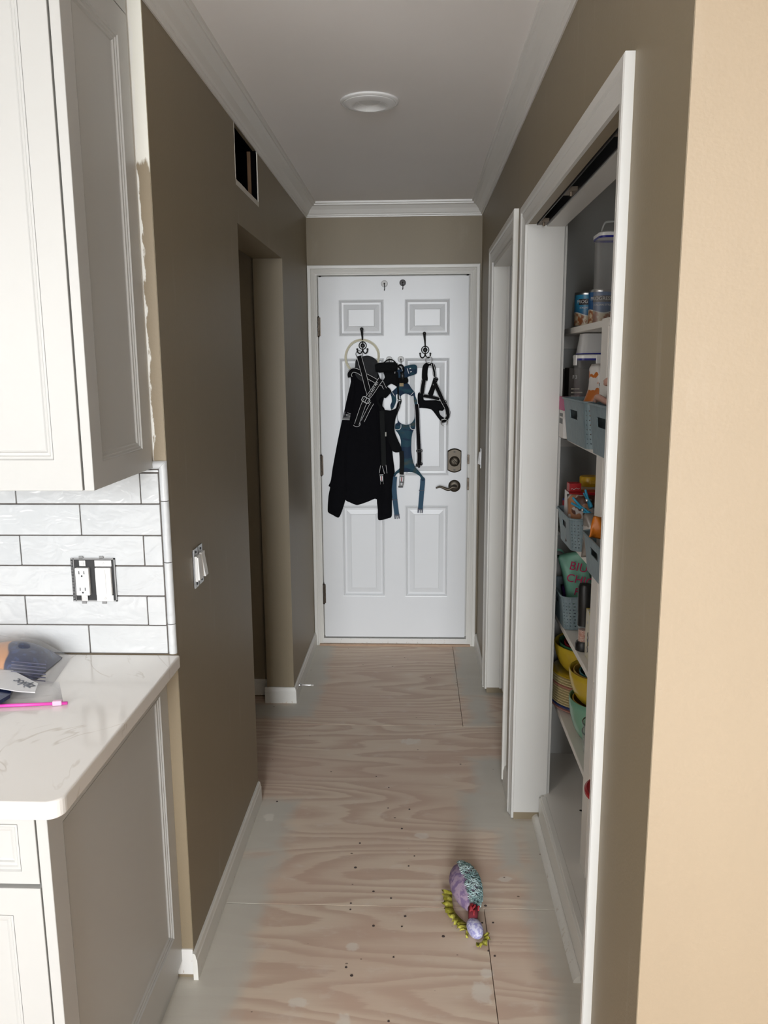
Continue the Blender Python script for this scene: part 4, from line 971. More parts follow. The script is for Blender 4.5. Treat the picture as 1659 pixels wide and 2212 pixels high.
frill([Vector((0.110,2.205,0.02)),Vector((0.109,2.170,0.015)),Vector((0.113,2.130,0.012)),Vector((0.128,2.098,0.012)),Vector((0.145,2.075,0.012)),Vector((0.152,2.050,0.010))],-0.021,1)
frill([Vector((0.150,2.040,0.010)),Vector((0.148,2.02,0.008))],-0.006,3)
frill([Vector((0.168,1.998,0.012)),Vector((0.182,2.000,0.012)),Vector((0.192,2.018,0.012)),Vector((0.190,2.030,0.012))],-0.012,2)

# ================================================================== closet
XS = 0.500                                   # front edge of the shelves
ST = [0.400, 0.716, 1.040, 1.368, 1.716]     # shelf tops
sv = thing('closet_shelving','white painted built-in closet shelves with a front post','shelving',(0.7,2.2,FZ))
for z in ST: MB().box(XS,0.979,1.305,2.949,z-0.019,z).build('shelf', M_shelf, sv, bevel=0.002)
MB().box(XS-0.0005,XS+0.019,2.165,2.240,FZ,ST[4]+0.004).build('front_post', M_shelf, sv, bevel=0.002)
for z in ST: MB().box(XS+0.02,0.979,2.932,2.9495,z-0.062,z-0.019).box(0.961,0.979,1.305,2.932,z-0.062,z-0.019).build('shelf_ledger', M_shelf, sv)
M_bask = None
def bask_mat():
    t = NT('woven_blue_grey_plastic'); p = t.obj(); n = t.noise(t.scale(p,(90,90,22)),1.5,3)
    t.col(t.mix(n,(0.085,0.135,0.160),(0.255,0.330,0.360))); t.set(Roughness=0.5); t.bump(n,0.5,0.002); return t.m
M_bask = bask_mat()
def basket(label, x0, y0, L, Wd, z, H, flare=0.010):
    # x0,y0: lower near corner on the hall side; L along x (into the closet), Wd along y
    t = thing('storage_basket', label, 'basket', (x0+L/2,y0+Wd/2,z), 'blue-grey woven plastic baskets in the closet')
    R = 0.028; rects = []
    def loop(f, zz):          # perimeter with equal numbers of points at every height
        a0,a1,b0,b1 = x0-f,x0+L+f,y0-f,y0+Wd+f; P=[]
        hs = [0.0,0.30,0.44,0.56,0.70,1.0]
        for s_ in hs: P.append((a0, b1-R-(b1-b0-2*R)*s_, zz))               # hall side, from far to near
        for i in range(1,4): a=math.pi+math.pi/2*i/4; P.append((a0+R+R*math.cos(a), b0+R+R*math.sin(a), zz))
        nn = 14
        for i in range(nn+1): P.append((a0+R+(a1-a0-2*R)*i/nn, b0, zz))      # near side
        for i in range(1,4): a=-math.pi/2+math.pi/2*i/4; P.append((a1-R+R*math.cos(a), b0+R+R*math.sin(a), zz))
        for s_ in hs: P.append((a1, b0+R+(b1-b0-2*R)*s_, zz))
        for i in range(1,4): a=math.pi/2*i/4; P.append((a1-R+R*math.cos(a), b1-R+R*math.sin(a), zz))
        for i in range(nn+1): P.append((a1-R-(a1-a0-2*R)*i/nn, b1, zz))
        for i in range(1,4): a=math.pi/2+math.pi/2*i/4; P.append((a0+R+R*math.cos(a), b1-R+R*math.sin(a), zz))
        return P
    lev = [0.0,0.07,0.17,0.27,0.37,0.47,0.57,0.67,0.77,0.87,1.0]
    Ls = [loop(flare*h, z+0.002+H*h) for h in lev]; n = len(Ls[0]); mb = MB()
    hole = lambda i,j: j in (6,7) and (i in (1,2,3) or i in (27,28,29))
    perf = lambda i,j: 1 <= j <= 8 and (6 <= i <= 14 or 16 <= i <= 21)
    for j in range(len(lev)-1):
        for i in range(n):
            k = (i+1)%n
            if hole(i,j): continue
            q = [Vector(Ls[j][i]),Vector(Ls[j][k]),Vector(Ls[j+1][k]),Vector(Ls[j+1][i])]
            if perf(i,j):
                u = lambda a,b: q[0]*(1-a)*(1-b)+q[1]*a*(1-b)+q[2]*a*b+q[3]*(1-a)*b
                w = 0.40+0.26*(1-abs((i-15))/7)
                if (i+j)%2: T3 = [u(.5-w/2,.5-w/2),u(.5+w/2,.5),u(.5-w/2,.5+w/2)]; F=[(0,1,5,4),(1,2,5),(2,3,6,5),(3,0,4,6)]
                else: T3 = [u(.5-w/2,.5),u(.5+w/2,.5-w/2),u(.5+w/2,.5+w/2)]; F=[(0,1,5,4),(1,2,6,5),(2,3,4,6),(3,0,4)]
                mb.add(q+T3,F)
            else: mb.add(q,[(0,1,2,3)])
    mb.add(Ls[0],[tuple(range(n))])
    o = mb.build('basket_body', M_bask, t); so = o.modifiers.new('solid','SOLIDIFY'); so.thickness = 0.0025; so.offset = -1
    MB().tube(loop(flare+0.002, z+0.002+H),0.0032,6,closed=True).build('rim', M_bask, t, smooth=True)
    return t
basket('blue-grey basket holding the white and orange snack bag',0.465,2.207,0.30,0.320,ST[3],0.128,0.012)
basket('blue-grey basket with a dark handle hole next to the shelf post',0.465,1.87,0.30,0.283,ST[3],0.128,0.012)
basket('blue-grey basket holding the red box and the blue clips',0.470,2.385,0.30,0.215,ST[2],0.100)
basket('blue-grey basket holding the orange packet',0.470,1.93,0.30,0.262,ST[2],0.104)
basket('blue-grey basket holding the purple bag, above the yellow bowls',0.499,2.612,0.30,0.245,ST[1],0.116,0.012)
def pouch(name, label, cat, c, w, h, d, mat, yaw=0, tilt=0, lean=0, crimp=True, group=None, seed=0, part='pack', taper=0.0):
    t = thing(name, label, cat, c, group); rr = random.Random(seed)
    M = Matrix.Rotation(math.radians(yaw),3,'Z') @ Matrix.Rotation(math.radians(tilt),3,'Y') @ Matrix.Rotation(math.radians(lean),3,'X')
    nx,nz = 12,16; V=[];F=[]
    for s_ in (-1,1):
        for j in range(nz+1):
            for i in range(nx+1):
                u,v = i/nx,j/nz; e = (max(0,math.sin(math.pi*u))**0.55)*(max(0,math.sin(math.pi*min(1,v*0.93+0.07 if not crimp else v)))**0.5)
                x = (u-0.5)*w*(1-0.10*math.sin(math.pi*v))*(1-taper*v**1.3)+0.010*taper*math.sin(9*v+seed); y = s_*d/2*e + 0.004*math.sin(7*u+5*v+seed)+rr.uniform(-.0012,.0012)*e
                V.append(Vector(c)+M@Vector((x,y,v*h)))
    k=(nx+1)*(nz+1)
    for s_ in (0,1):
        for j in range(nz):
            for i in range(nx): a=s_*k+j*(nx+1)+i; F.append((a,a+1,a+nx+2,a+nx+1))
    o = MB().add(V,F).build(part, mat, t, smooth=True); 
    return t, M
def splotch(name, ca, cb, sc, th, cc=None, th2=0.62, rough=0.35):
    t = NT(name); n = t.noise(t.obj(), sc, 2); c = t.mix(t.mrange(n,th,th+0.03),ca,cb)
    if cc: c = t.mix(t.mrange(t.noise(t.scale(t.obj(),(1,1,1),(5,3,1)),sc*1.4,1),th2,th2+0.03),c,cc)
    t.col(c); t.set(Roughness=rough); return t.m
def leafprint():
    t = NT('white_orange_print'); p = t.xyz(t.obj()); n = t.noise(t.obj(),19,2); q = t.math('SUBTRACT',t.math('ADD',n,t.math('MULTIPLY',t.mrange(p['Z'],0.205,0.10),0.20)),t.math('MULTIPLY',p['X'],1.6))
    c = t.mix(t.mrange(q,0.62,0.64),(0.68,0.66,0.64),(0.52,0.15,0.025)); c = t.mix(t.mrange(t.math('SUBTRACT',n,t.math('MULTIPLY',p['X'],4.0)),0.80,0.82),c,(0.45,0.05,0.16)); t.col(c); t.set(Roughness=0.4); return t.m
# top shelf
def can(label, c, r, h, cols, txt):
    t = thing('soup_can', label, 'can', c, 'blue soup cans on the top shelf')
    MB().lathe([(r*0.96,0.0),(r,0.003),(r,0.006),(r*0.985,0.008),(r*0.985,h-0.008),(r,h-0.006),(r,h-0.003),(r*0.96,h),(r*0.93,h-0.004)],c,32).build('can_body', M_steel, t, smooth='auto')
    m = NT('can_label'); p = m.xyz(m.obj()); zz = p['Z']; n = m.noise(m.obj(),60,3)
    cc = m.mix(m.mrange(zz,0.02,0.085),(0.012,0.055,0.16),cols)
    bx = m.math('SUBTRACT',1.0,m.math('ADD',m.math('POWER',m.math('DIVIDE',m.math('ADD',p['Y'],0.010),0.042),2.0),m.math('POWER',m.math('DIVIDE',m.math('SUBTRACT',zz,0.016),0.036),2.0)))
    food = m.mix(m.mrange(n,0.45,0.6),(0.60,0.50,0.34),(0.33,0.10,0.03)); cc = m.mix(m.mrange(bx,0.0,0.03),cc,(0.62,0.60,0.55)); cc = m.mix(m.mrange(bx,0.12,0.16),cc,food)
    m.col(cc); m.set(Roughness=0.35)
    MB().lathe([(r*0.992,0.0085),(r*0.992,h-0.0085)],c,32,caps=False).build('paper_label', m.m, t, smooth=True)
    if txt:
        def wrap(body,size,zc,mat,dr,a0,nm='lettering'):
            q = text(body,size,mat,t,Matrix(((1,0,0,0),(0,0,-1,0),(0,1,0,0),(0,0,0,1))),0.0003,nm)
            og = ORG[t.name]
            for v in q.data.vertices:
                w_ = Vector(v.co)+og; a = a0 + w_.x/r; rr = r*0.992+dr-(w_.y)
                v.co = Vector((c[0]+rr*math.cos(a), c[1]+rr*math.sin(a), c[2]+zc+w_.z))-og
        n=16; V=[]
        for zc in (0.071,0.090):
            for i in range(n+1): a=A0+(-0.033+0.066*i/n)/r; V.append((c[0]+r*0.998*math.cos(a),c[1]+r*0.998*math.sin(a),c[2]+zc+0.002))
        MB().add(V,[(i,i+1,n+2+i,n+1+i) for i in range(n)]).build('label_band', plain('label_dark',(0.02,0.015,0.015),0.5), t)
        wrap('PROGRESSO',0.0150,0.0830,M_refl,0.0008,A0); wrap('ITALIAN STYLE',0.0085,0.0640,M_refl,0.0006,A0); None
    return t
A0 = math.radians(-97)
can('blue soup can with a dark name band at the end of the top shelf',(0.562,2.745,ST[4]),0.042,0.114,(0.03,0.24,0.42),True)
can('second blue soup can half hidden behind the tall clear container',(0.580,2.62,ST[4]),0.040,0.112,(0.02,0.09,0.24),True)
def clear_mat(name, tint, alpha):
    m = bpy.data.materials.new(name); m.use_nodes = True; t = m.node_tree; n = t.nodes; n.clear()
    o = n.new('ShaderNodeOutputMaterial'); a = n.new('ShaderNodeBsdfTransparent'); b = n.new('ShaderNodeBsdfPrincipled'); mxs = n.new('ShaderNodeMixShader'); fr = n.new('ShaderNodeLayerWeight'); mp = n.new('ShaderNodeMapRange')
    a.inputs[0].default_value = (*tint,1); b.inputs['Base Color'].default_value = (0.8,0.8,0.8,1); b.inputs['Roughness'].default_value = 0.10
    fr.inputs[0].default_value = 0.35; t.links.new(fr.outputs['Facing'],mp.inputs[0]); mp.inputs[3].default_value = alpha; mp.inputs[4].default_value = min(1,alpha*3.2+0.12)
    t.links.new(mp.outputs[0],mxs.inputs[0]); t.links.new(a.outputs[0],mxs.inputs[1]); t.links.new(b.outputs[0],mxs.inputs[2]); t.links.new(mxs.outputs[0],o.inputs[0]); return m
M_clear = clear_mat('clear_plastic',(0.94,0.94,0.94),0.07)
M_frost = clear_mat('frosted_plastic',(0.92,0.92,0.90),0.55)
M_film = clear_mat('clear_film',(0.98,0.98,0.985),0.045)
M_glass = clear_mat('clear_glass',(0.93,0.95,0.95),0.06)
M_bl = plain('seal_blue',(0.015,0.02,0.22),0.4)
def rrect(x0,x1,y0,y1,z,R=0.018,k=4):
    P=[]
    for (cx_,cy_,a0) in ((x1-R,y1-R,0),(x0+R,y1-R,90),(x0+R,y0+R,180),(x1-R,y0+R,270)):
        for i in range(k+1): a=math.radians(a0+90*i/k); P.append((cx_+R*math.cos(a),cy_+R*math.sin(a),z))
    return P
def rstack(levels, cap0=True, cap1=True):    # levels: (x0,x1,y0,y1,z)
    mb = MB(); L=[rrect(*l) for l in levels]; n=len(L[0])
    for j in range(len(L)-1):
        s0=len(mb.v); mb.add(L[j]+L[j+1],[(i,(i+1)%n,n+(i+1)%n,n+i) for i in range(n)])
    if cap0: mb.add(L[0],[tuple(range(n))])
    if cap1: mb.add(L[-1],[tuple(range(n))])
    return mb
def lidbox(name, label, x0,x1,y0,y1,z,h, handle, clips):
    t = thing(name,label,'container',((x0+x1)/2,(y0+y1)/2,z))
    rstack([(x0+0.006,x1-0.006,y0+0.006,y1-0.006,z+0.0008),(x0+0.003,x1-0.003,y0+0.003,y1-0.003,z+0.006),(x0+0.001,x1-0.001,y0+0.001,y1-0.001,z+h-0.02),(x0,x1,y0,y1,z+h-0.018),(x0,x1,y0,y1,z+h-0.006)],True,False).build('container_body', M_clear, t, smooth='auto')
    rstack([(x0-0.002,x1+0.002,y0-0.002,y1+0.002,z+h-0.0145),(x0-0.002,x1+0.002,y0-0.002,y1+0.002,z+h-0.0085)],False,False).build('blue_seal', M_bl, t, smooth='auto')
    l = rstack([(x0-0.003,x1+0.003,y0-0.003,y1+0.003,z+h-0.0085),(x0-0.003,x1+0.003,y0-0.003,y1+0.003,z+h),(x0,x1,y0,y1,z+h+0.003)]).build('lid', M_wht, t, smooth='auto')
    for (cx_,cy_,ax) in clips:
        o = (MB().box(cx_-0.024,cx_+0.024,cy_-0.006,cy_-0.002,z+h-0.030,z+h+0.002) if ax == 'y' else MB().box(cx_-0.006,cx_-0.002,cy_-0.022,cy_+0.022,z+h-0.030,z+h+0.002)).build('lid_clip', M_wht, l, bevel=0.0015)
        if ax == 'y': MB().box(cx_-0.008,cx_+0.010,cy_-0.0068,cy_-0.0055,z+h-0.016,z+h-0.008).build('clip_slot', plain('slot_grey',(0.2,0.2,0.22),0.5), l)
    if handle:
        ym=(y0+y1)/2; MB().tube(crom([(x0+0.012,ym,z+h+0.002),(x0+0.020,ym,z+h+0.030),(x0+0.034,ym,z+h+0.036),(x1-0.034,ym,z+h+0.036),(x1-0.020,ym,z+h+0.030),(x1-0.012,ym,z+h+0.002)],4),0.0035,8).build('carry_handle', plain('handle_grey',(0.45,0.46,0.44),0.4), l, smooth=True)
    return t
lidbox('storage_container','tall clear container with a white handled lid on the top shelf',0.523,0.640,2.405,2.505,ST[4],0.252,True,[(0.582,2.405,'y')])
c1 = lidbox('storage_container','clear container with white clip lid below the top shelf',0.505,0.625,2.548,2.66,ST[3],0.258,False,[(0.578,2.548,'y'),(0.505,2.60,'x')])
t = thing('measuring_container','frosted graduated tub upside down on the clip lid container','container',(0.555,2.59,ST[3]+0.262))
z0=ST[3]+0.2625
rstack([(0.508,0.626,2.550,2.652,z0),(0.5105,0.6235,2.5525,2.6495,z0+0.006)],False,False).build('blue_seal', M_bl, t, smooth='auto')
rstack([(0.509,0.625,2.551,2.651,z0+0.002),(0.517,0.615,2.560,2.640,z0+0.0625)],False,True).build('tub', M_frost, t, smooth='auto')
mb=MB()
for i in range(3): mb.box(0.572,0.588,2.5515+0.0026*i,2.5530+0.0026*i,z0+0.013+0.0165*i,z0+0.0145+0.0165*i)
mb.build('scale_marks', M_black, t)
# second shelf goods
def carton(name, label, cat, x0,x1,y0,y1,z0,z1, mat, yaw=0, part='carton'):
    t = thing(name,label,cat,((x0+x1)/2,(y0+y1)/2,z0)); MB().box(x0,x1,y0,y1,z0,z1).build(part, mat, t, bevel=0.001, seg=1); return t
t = carton('food_box','dark brown food box in the far corner behind the clear container','box',0.490,0.580,2.79,2.88,ST[3],ST[3]+0.215,plain('brown_card',(0.035,0.022,0.016),0.6))
t = carton('food_box','dark box with cream lettering beside the clear container','box',0.500,0.60,2.69,2.77,ST[3],ST[3]+0.220,plain('charcoal_card',(0.05,0.042,0.036),0.6))
c_=(0.519,2.6892,ST[3]+0.190); text('F3',0.017,M_refl,t,basis(c_,(1,0,0),(0,0,1)))
mb=MB()
for i in range(4): mb.box(0.508,0.535+0.01*(i%2),2.6888,2.6896,ST[3]+0.150-i*0.012,ST[3]+0.154-i*0.012)
mb.box(0.502,0.575,2.6888,2.6896,ST[3]+0.06,ST[3]+0.096).build('label_lines', plain('cream_print',(0.50,0.45,0.36),0.6), t)
t = carton('food_tub','white box with a dark printed panel between the basket and the closet end','box',0.464,0.540,2.56,2.64,ST[3],ST[3]+0.088,plain('white_card',(0.62,0.60,0.58),0.5))
MB().box(0.4632,0.4644,2.58,2.63,ST[3]+0.045,ST[3]+0.062).box(0.4632,0.4644,2.58,2.63,ST[3]+0.068,ST[3]+0.078).build('label_print', M_black, t)
t = carton('food_packet','magenta packet lying on the white printed box','packet',0.461,0.545,2.545,2.635,ST[3]+0.0885,ST[3]+0.130,plain('magenta_card',(0.42,0.05,0.17),0.5))
t,M_ = pouch('snack_bag','white snack bag with orange leaf shapes standing in the basket','bag',(0.528,2.40,ST[3]+0.02),0.122,0.215,0.070,leafprint(),yaw=-25,lean=-8,seed=2,taper=0.62)
t,M_ = pouch('snack_bag','crumpled cream and orange packet beside the white snack bag','bag',(0.550,2.38,ST[3]+0.03),0.085,0.180,0.05,splotch('cream_orange_print',(0.42,0.33,0.25),(0.50,0.15,0.03),22,0.54,(0.05,0.03,0.03),0.58),yaw=-10,tilt=12,seed=5)
t,M_ = pouch('snack_bag','black and white snack bag next to the closet post','bag',(0.545,2.28,ST[3]+0.03),0.075,0.150,0.05,splotch('black_white_print',(0.60,0.58,0.56),(0.02,0.018,0.018),26,0.50),yaw=-10,seed=6)
M_skin = plain('pink_beige_plastic',(0.50,0.30,0.24),0.5)
t = thing('kitchen_tongs','pinkish beige tongs handles sticking out of the basket','tongs',(0.52,2.12,ST[3]+0.10))
MB().tube(crom([(0.470,2.15,1.503),(0.474,2.14,1.514),(0.486,2.12,1.507),(0.505,2.09,1.494),(0.525,2.05,1.480)],5),[0.006]*4+[0.0085]*17,10).build('handle', M_skin, t, smooth=True)
MB().tube(crom([(0.486,2.11,1.548),(0.490,2.10,1.556),(0.499,2.09,1.548),(0.507,2.07,1.528),(0.515,2.05,1.50)],5),[0.006]*3+[0.010]*18,10).build('handle', M_skin, t, smooth=True)
MB().tube(crom([(0.51,2.08,1.492),(0.54,2.06,1.46),(0.56,2.04,1.42)],4),0.006,8).build('arm', M_skin, t, smooth=True)
# third shelf goods
M_redc = plain('red_card',(0.36,0.012,0.015),0.4)
t = carton('food_box','red box with a white band standing in the middle basket','box',0.477,0.570,2.50,2.565,ST[2]+0.004,1.205,M_redc)
MB().box(0.4762,0.5708,2.4990,2.500,1.150,1.166).box(0.4762,0.477,2.499,2.566,1.02+0.03,1.205).build('white_band', plain('white_print',(0.62,0.60,0.60),0.5), t)
MB().box(0.479,0.516,2.508,2.550,1.206,1.232).build('raised_flap', M_redc, t, bevel=0.001)
MB().tube(crom([(0.484+0.0045*i,2.5072,1.214+0.0022*math.sin(i*2.1)+0.0006*i) for i in range(7)],4),0.0007,4).build('script_line', M_refl, t)
t,M_ = pouch('cookie_bag','white bag printed with brown chocolate rounds in the middle basket','bag',(0.510,2.455,ST[2]+0.015),0.095,0.150,0.045,splotch('choc_print',(0.50,0.46,0.44),(0.085,0.025,0.012),17,0.50,(0.34,0.16,0.08),0.56),yaw=-18,seed=9)
for i in range(4):
    pass
jar = thing('lidded_jar','squat jar with a yellow lid behind the red box','jar',(0.565,2.62,ST[2]))
MB().lathe([(0.028,0.0),(0.030,0.004),(0.030,0.160),(0.027,0.168)],(0.565,2.62,ST[2]+0.001),24).build('jar_body', plain('jar_cream',(0.45,0.38,0.27),0.3), jar, smooth='auto')
MB().lathe([(0.031,0.168),(0.032,0.170),(0.032,0.196),(0.029,0.200),(0.0,0.200)],(0.565,2.62,ST[2]+0.001),28,caps=False).build('lid', plain('yellow_lid',(0.52,0.31,0.015),0.35), jar, smooth='auto')
MB().box(0.560,0.600,2.583,2.589,ST[2]+0.178,ST[2]+0.190).build('lid_tab', plain('yellow_tab',(0.42,0.26,0.03),0.4), jar, bevel=0.001)
t = thing('drink_can','small blue and red can beside the red box','can',(0.513,2.66,ST[2]))
MB().lathe([(0.026,0),(0.026,0.118),(0.024,0.121)],(0.513,2.66,ST[2]+0.0005),20).build('can_body', splotch('blue_red_print',(0.03,0.07,0.26),(0.35,0.05,0.06),30,0.5), t, smooth='auto')
M_clip = plain('bright_blue_plastic',(0.03,0.28,0.47),0.35)
def bagclip(label, a, b):
    t = thing('bag_clip',label,'clip',a); a=Vector(a); b=Vector(b); d=(b-a); L=d.length; d.normalize(); u=Vector((0,0,1)); s_=d.cross(u).normalized(); u=s_.cross(d)
    for k in (-1,1): MB().tube(crom([a+s_*0.002*k+u*0.010*k,a+d*L*0.4+u*0.003*k,a+d*L*0.7+u*0.004*k,b+u*0.0022*k],4),[0.0036]*9+[0.0055]*3+[0.004]*1,8).build('jaw', M_clip, t, smooth=True)
    MB().tube([a+d*L*0.55-s_*0.009,a+d*L*0.55+s_*0.009],0.005,8).build('spring', M_steel, t, smooth=True)
def pt(u,v,Y): return tuple(at(u,v,Y))
bagclip('bright blue bag clip leaning toward the closet post',pt(1236,1081,2.40),pt(1281,1118,2.33))
bagclip('bright blue bag clip standing upright against the red box',pt(1263,1062,2.44),pt(1277,1097,2.40))
t,M_ = pouch('chip_packet','orange and silver packet poking out of the near middle basket','packet',pt(1288,1163,2.10),0.052,0.058,0.020,splotch('orange_print',(0.58,0.17,0.015),(0.50,0.47,0.45),30,0.60),yaw=20,tilt=14,seed=11)
t,M_ = pouch('chip_packet','grey foil packet beside the orange one under the blue clips','packet',(0.512,2.27,ST[2]+0.012),0.075,0.130,0.045,splotch('foil_print',(0.20,0.18,0.16),(0.42,0.40,0.38),24,0.55,rough=0.25),yaw=-8,seed=12)
# fourth shelf goods
t,M_ = pouch('chip_bag','mint green bag with raspberry block letters in the lowest basket','bag',pt(1258,1312,2.72),0.105,0.200,0.035,plain('mint_film',(0.20,0.46,0.34),0.4),yaw=-6,tilt=-12,seed=13)
M_rasp = plain('raspberry_print',(0.45,0.01,0.09),0.5)
for (bd,u,v,sz) in (('BIU',1250,1226,0.042),('CHIC',1253,1254,0.040),('P',1246,1279,0.036)):
    c_=at(u,v,2.692); text(bd,sz,M_rasp,t,basis(c_,(1,0,-0.22),(0.22,0,1)),0.0006)
st_ = [pt(1190,1195,2.80),pt(1200,1188,2.79),pt(1214,1190,2.78),pt(1222,1206,2.76),pt(1228,1230,2.75)]
MB().add(*(lambda P: ([q for p in P for q in (p+Vector((0,0,0.004)),p-Vector((0,0,0.004)))],[(2*i,2*i+1,2*i+3,2*i+2) for i in range(len(P)-1)]))(crom(st_,4))).build('bag_strap', plain('mint_strap',(0.20,0.46,0.34),0.5), t)
t,M_ = pouch('snack_bag','shiny purple bag lying in the lowest basket','bag',(0.575,2.76,ST[1]+0.012),0.13,0.105,0.07,plain('purple_film',(0.065,0.016,0.13),0.25),yaw=-10,seed=14,crimp=False)
gx,gy = 0.525,2.43; t = thing('pepper_mill','tall black salt grinder with pink salt inside, on the fourth shelf','grinder',(gx,gy,ST[1]))
MB().lathe([(0.025,0),(0.0255,0.004),(0.0255,0.020),(0.021,0.028)],(gx,gy,ST[1]+0.0005),24).build('grinder_base', M_black, t, smooth='auto')
MB().lathe([(0.0185,0.028),(0.0185,0.080)],(gx,gy,ST[1]+0.0005),24,caps=False).build('glass_body', M_clear, t, smooth=True)
MB().lathe([(0.0165,0.029),(0.0165,0.066)],(gx,gy,ST[1]+0.0005),20).build('pink_salt', splotch('pink_salt',(0.50,0.24,0.17),(0.62,0.45,0.38),220,0.5), t, smooth='auto')
MB().lathe([(0.0205,0.080),(0.0205,0.120),(0.0215,0.124),(0.0225,0.205),(0.019,0.212),(0.0,0.213)],(gx,gy,ST[1]+0.0005),24,caps=False).build('grinder_top', M_black, t, smooth='auto')
t = carton('food_box','cream and yellow carton beside the salt grinder','box',0.520,0.575,2.31,2.385,ST[1],ST[1]+0.150,splotch('cream_yellow_print',(0.60,0.56,0.44),(0.52,0.40,0.06),14,0.53,(0.42,0.42,0.50),0.62))
MB().tube(crom([(0.5196,2.345+0.005*math.sin(i*2.4),ST[1]+0.085-0.008*i) for i in range(9)],3),0.0011,4).build('print_scrawl', M_navy, t)
# bottom shelf crockery
M_yel = plain('yellow_glaze',(0.50,0.36,0.030),0.22); M_grn = plain('green_glaze',(0.045,0.15,0.07),0.22); M_rdg = plain('red_glaze',(0.30,0.02,0.03),0.22)
M_mint = plain('mint_glaze',(0.17,0.36,0.26),0.22); M_teal = plain('teal_glaze',(0.03,0.16,0.17),0.22); M_bluz = plain('blue_glaze',(0.05,0.07,0.22),0.22); M_pinkz = plain('pink_glaze',(0.52,0.25,0.20),0.22); M_amb = plain('amber_glaze',(0.45,0.27,0.05),0.22); M_crm = plain('cream_glaze',(0.60,0.52,0.30),0.22)
def plate(label, c, r, z, mat):
    o = MB().lathe([(0.001,0.001),(r*0.55,0.001),(r*0.60,0.0),(r*0.64,0.002),(r*0.98,0.0085),(r,0.0105),(r*0.985,0.0118),(r*0.62,0.0055),(0.001,0.0045)],(c[0],c[1],z),40,caps=False).build('dinner_plate', mat, None, smooth=True, org=(c[0],c[1],z))
    return tag(o,label,'plate','dinner plates stacked on the bottom closet shelf')
PC=(0.612,2.735)
mats_ = [M_pinkz,M_bluz]+[M_crm]*7+[M_pinkz]+[M_crm]*3+[M_yel]
for i,m_ in enumerate(mats_):
    n_ = len(mats_)
    lab = 'coral plate at the very bottom of the plate stack' if i==0 else 'dark blue plate second from the bottom of the plate stack' if i==1 else 'yellow plate on top of the plate stack under the nested bowls' if i==n_-1 else 'coral plate in the upper middle of the plate stack' if i==9 else 'cream plate %s in the plate stack' % ('','','directly above the dark blue plate','second above the dark blue plate','third above the dark blue plate','fourth above the dark blue plate','third below the upper coral plate','second below the upper coral plate','directly below the upper coral plate','','directly above the upper coral plate','second below the yellow top plate','directly below the yellow top plate')[i]
    plate(lab,PC,0.129,ST[0]+0.0006+i*0.0093,m_)
def bowl(label, c, r, h, z, mat, rb=0.45, group=None, name='mixing_bowl', n=36):
    prof=[(0.001,0.001),(r*rb,0.0)]; 
    for i in range(1,9): a=i/8*math.pi/2; prof.append((r*(rb+(1-rb)*math.sin(a)**0.9), h*(1-math.cos(a))**0.85))
    inner=[(max(0.001,q-0.004),w+0.004 if w < h-0.004 else w) for q,w in prof[::-1]]
    o = MB().lathe(prof+inner[:-1]+[(0.001,0.005)],(c[0],c[1],z),n,caps=False).build(name, mat, None, smooth=True, org=(c[0],c[1],z)); return tag(o,label,'bowl',group)
ztop = ST[0]+0.0006+len(mats_)*0.0093+0.001
bc=(0.615,2.715); gb='nested mixing bowls on the plate stack'
bowl('large yellow mixing bowl on top of the plates',bc,0.128,0.112,ztop-0.004,M_yel,group=gb)
bowl('green bowl nested inside the large yellow mixing bowl',bc,0.112,0.100,ztop+0.010,M_grn,group=gb)
bowl('red bowl nested inside the green bowl',bc,0.094,0.088,ztop+0.020,M_rdg,group=gb)
bowl('smallest dark bowl nested inside the red bowl',bc,0.076,0.074,ztop+0.031,M_teal,group=gb)
b2=(0.598,2.455); g2='nested bowls on the mint green bowl'
bowl('mint green bowl carrying the second yellow bowl',b2,0.105,0.145,ST[0]+0.0006,M_mint,group=g2)
bowl('amber bowl nested in the mint green bowl',b2,0.094,0.120,ST[0]+0.020,M_amb,group=g2)
bowl('yellow bowl on the mint green bowl nearest the closet post',b2,0.108,0.115,ST[0]+0.125,M_yel,group=g2)
bowl('amber bowl nested inside the smaller yellow bowl',b2,0.094,0.100,ST[0]+0.137,M_amb,group=g2)
bowl('dark green bowl nested inside the amber bowl',b2,0.076,0.085,ST[0]+0.149,M_teal,group=g2)
bowl('small teal bowl nested in the middle of the smaller yellow bowl',b2,0.058,0.072,ST[0]+0.160,M_mint,group=g2)
g3='clear glass bowls on the bottom closet shelf'
for i,lab in enumerate(('bottom clear glass bowl of the pair beside the mint bowl','upper clear glass bowl of the pair beside the mint bowl')):
    o = bowl(lab,(0.556,2.300,0),0.051,0.100,ST[0]+0.0006+i*0.030,M_glass,0.55,g3,'glass_bowl')
    ORG  # rim
    q = MB().tube([(0.556+0.051*math.cos(2*math.pi*k/32),2.300+0.051*math.sin(2*math.pi*k/32),ST[0]+0.1006+i*0.030) for k in range(32)],0.0022,6,closed=True).build('rim', plain('glass_edge',(0.10,0.14,0.13),0.1), o, smooth=True)
t = thing('glass_dish','low clear glass dish with a red plastic lid at the shelf edge','dish',(0.560,2.070,ST[0]))
MB().lathe([(0.07,0.0005),(0.076,0.004),(0.082,0.030)],(0.560,2.070,ST[0]),32).build('dish', M_glass, t, smooth='auto')
MB().lathe([(0.088,0.026),(0.092,0.028),(0.092,0.036),(0.086,0.040),(0.080,0.037),(0.0,0.037)],(0.560,2.070,ST[0]),40,caps=False).build('lid', plain('red_lid',(0.36,0.012,0.018),0.35), t, smooth='auto')

